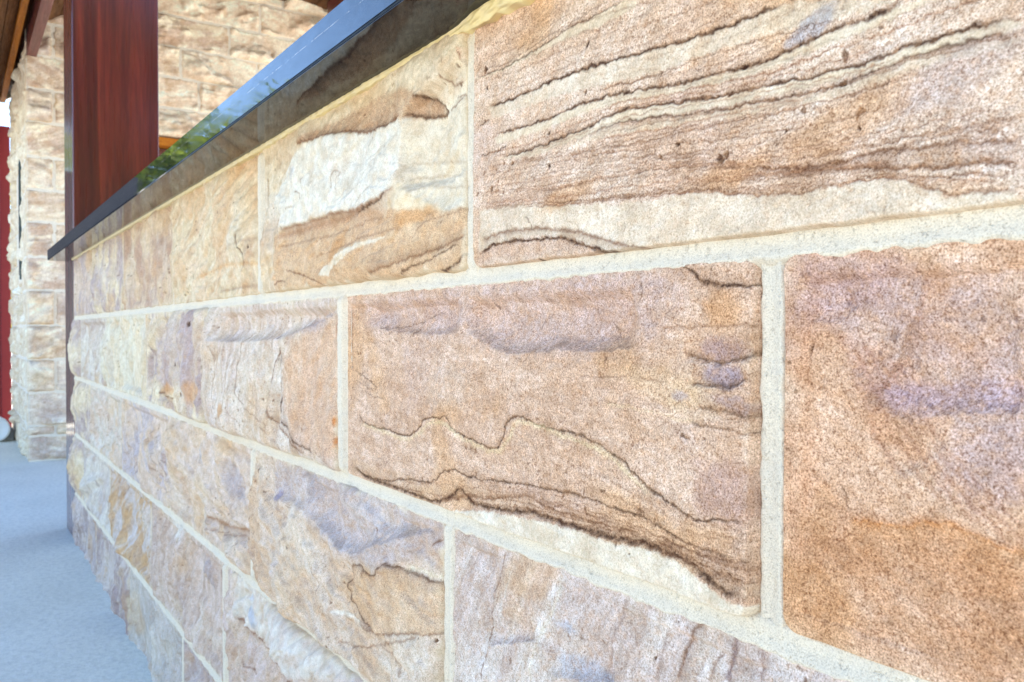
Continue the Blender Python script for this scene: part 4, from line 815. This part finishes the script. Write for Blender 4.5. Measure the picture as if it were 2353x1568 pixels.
while y < 2.6:
    board(y, 2.981, y + .1, 2.981, M_SOFFIT, 'ceiling_board'); y += .1
tb = box('beam', (HX - .6, .0005, 2.3315), (-3.2, .0525, 2.49), M_BEAM, roof, .003); tag(tb, 'mauve red timber beam resting on the stone wall end')
tr = box('trim_rail', (RX0, -.062, 2.405), (-3.0, -.030, 2.442), M_ORANGE, roof, .003); tag(tr, 'orange varnished trim rail along the eave')
box('cross_beam', (-5.3, 1.75, 2.86), (-3.0, 1.85, 2.98), M_BEAM, roof, .003)
bf = [((-7.02, -.60, 2.10), (-6.985, -.02, 2.16))]
board(-.60, 2.080, .80, 2.948, M_FASCIA, 'fascia', .06, -7.02, -6.983)
board(-.60, 2.150, .80, 3.018, M_ROOF, 'roof_sheet', .03, -7.05, -2.92); board(.80, 3.018, 2.65, 3.018, M_ROOF, 'roof_sheet', .03, -7.05, -2.92)

# ------------------------------------------------------------------ gate, pipe, block, shrub
gate = empty('side_gate', (-7.2, -.5, 0), 'dark red painted gate beyond the stone corner', 'gate')
box('panel', (-7.245, -.22, .05), (-7.205, -.06, 2.27), M_GATE, gate, .002)
box('stile', (-7.255, -.0595, .03), (-7.195, .006, 2.285), M_GATE, gate, .003); box('stile', (-7.255, -.27, .03), (-7.195, -.2205, 2.285), M_GATE, gate, .003)
box('added_dark_panel', (-7.24, -1.05, .03), (-7.21, -.273, 2.0), mat_plain('added_panel_dark_grey', (.11, .10, .11), .5, .3, .2), gate, .002)  # added out of view to darken the reflection at the coping tip
bm = bmesh.new(); prof = [(.030, .010), (.062, .007), (.072, .0), (.086, .004), (.086, .03), (.074, .034), (.074, .26)]
rings = []
for k in range(32):
    a = k * 2 * math.pi / 32; rings.append([bm.verts.new((-6.52 - d, -.122 + r * math.cos(a), .090 + r * math.sin(a))) for r, d in prof])
for k in range(32):
    A, B = rings[k], rings[(k + 1) % 32]
    for i in range(len(prof) - 1): bm.faces.new((A[i], A[i + 1], B[i + 1], B[i]))
bm.faces.new([r[-1] for r in rings]); bm.faces.new([r[0] for r in rings][::-1])
bmesh.ops.recalc_face_normals(bm, faces=bm.faces[:])
me = bpy.data.meshes.new('drain_pipe'); bm.to_mesh(me); bm.free()
for p in me.polygons: p.use_smooth = True
tag(link('drain_pipe', me, M_WHITE), 'short white round pipe end lying on the paving by the red gate', 'pipe')
tag(box('concrete_block', (-6.80, -.085, .0), (-6.60, -.012, .075), M_BLOCK, None, .006), 'small grey concrete block beside the white pipe', 'block')

def leaves(name, n, centre, rad, size, mat, parent, seed, shell=.55):
    rg = np.random.default_rng(seed); v = rg.normal(size=(n, 3)); v /= np.linalg.norm(v, axis=1)[:, None]
    cl = rg.normal(size=(40, 3)); cl /= np.linalg.norm(cl, axis=1)[:, None]; cl *= rg.uniform(.35, 1, (40, 1))
    p = cl[rg.integers(0, 40, n)] + v * rg.uniform(0, .33, (n, 1))
    p = np.array(centre) + p * np.array(rad)
    a = rg.normal(size=(n, 3)); a /= np.linalg.norm(a, axis=1)[:, None]; b = np.cross(a, rg.normal(size=(n, 3))); b /= np.linalg.norm(b, axis=1)[:, None]
    s = size * rg.uniform(.6, 1.3, (n, 1))
    co = np.stack([p - a * s, p + b * s * .45, p + a * s, p - b * s * .45], 1).reshape(-1, 3)
    co[:, 2] = np.maximum(co[:, 2], .02)
    return link(name, mesh_np(name, co, np.arange(n * 4).reshape(-1, 4), None, False), mat, parent)
def limb_mesh(segs):
    co, q = [], []
    for (a, b, r0, r1) in segs:
        a = np.array(a, float); b = np.array(b, float); d = b - a; d /= np.linalg.norm(d); t = np.cross(d, [.3, .9, .1]); t /= np.linalg.norm(t); w = np.cross(d, t); n = len(co)
        for k in range(8):
            an = k * math.pi / 4; o = t * math.cos(an) + w * math.sin(an); co += [a + o * r0, b + o * r1]
        q += [(n + 2 * k, n + 2 * ((k + 1) % 8), n + 2 * ((k + 1) % 8) + 1, n + 2 * k + 1) for k in range(8)]
    return np.array(co), np.array(q)
def tree(x, y, h, rad, seed, label, name='tree', mat=None, nleaf=5000, size=.13, group=None):
    t = empty(name, (x, y, 0), label, 'tree' if name == 'tree' else 'shrub', group)
    rg = random.Random(seed); segs = [((x, y, 0), (x + .1, y, h * .45), h * .03, h * .02)]
    for k in range(6):
        a = rg.uniform(0, 6.3); segs.append(((x + .1 * k / 6, y, h * (.25 + .035 * k)), (x + math.cos(a) * rad * .6, y + math.sin(a) * rad * .6, h * rg.uniform(.55, .9)), h * .014, h * .004))
    co, q = limb_mesh(segs); link('trunk', mesh_np('trunk', co, q), M_BARK, t)
    leaves('crown', int(nleaf * 1.8), (x, y, h * .62), (rad, rad, h * .40), size * .72, mat or M_LEAF, t, seed)
    return t
tree(-8.3, -.02, 2.15, .38, 4, 'yellow green leafy shrub behind the red gate', 'shrub', M_LEAFY, 1600, .05)
tree(-19, -2.9, 6.3, 2.0, 5, 'bushy green tree beyond the gate, mirrored at the left of the coping edge')
tree(-15.5, -4.5, 5.0, 1.9, 6, 'round green tree mirrored in the middle of the coping edge', 'tree', None, 5000, .11)
tree(-24, -7.9, 7.2, 2.6, 7, 'larger spreading green tree far out on the open side, mirrored in the coping edge', 'tree', None, 6000, .16)
tree(7.5, 1.9, 6.0, 2.6, 8, 'unseen tree added behind the near end of the garden wall to darken the post reflection', 'tree', None, 7000, .2)  # added out of view so the post mirrors something dark
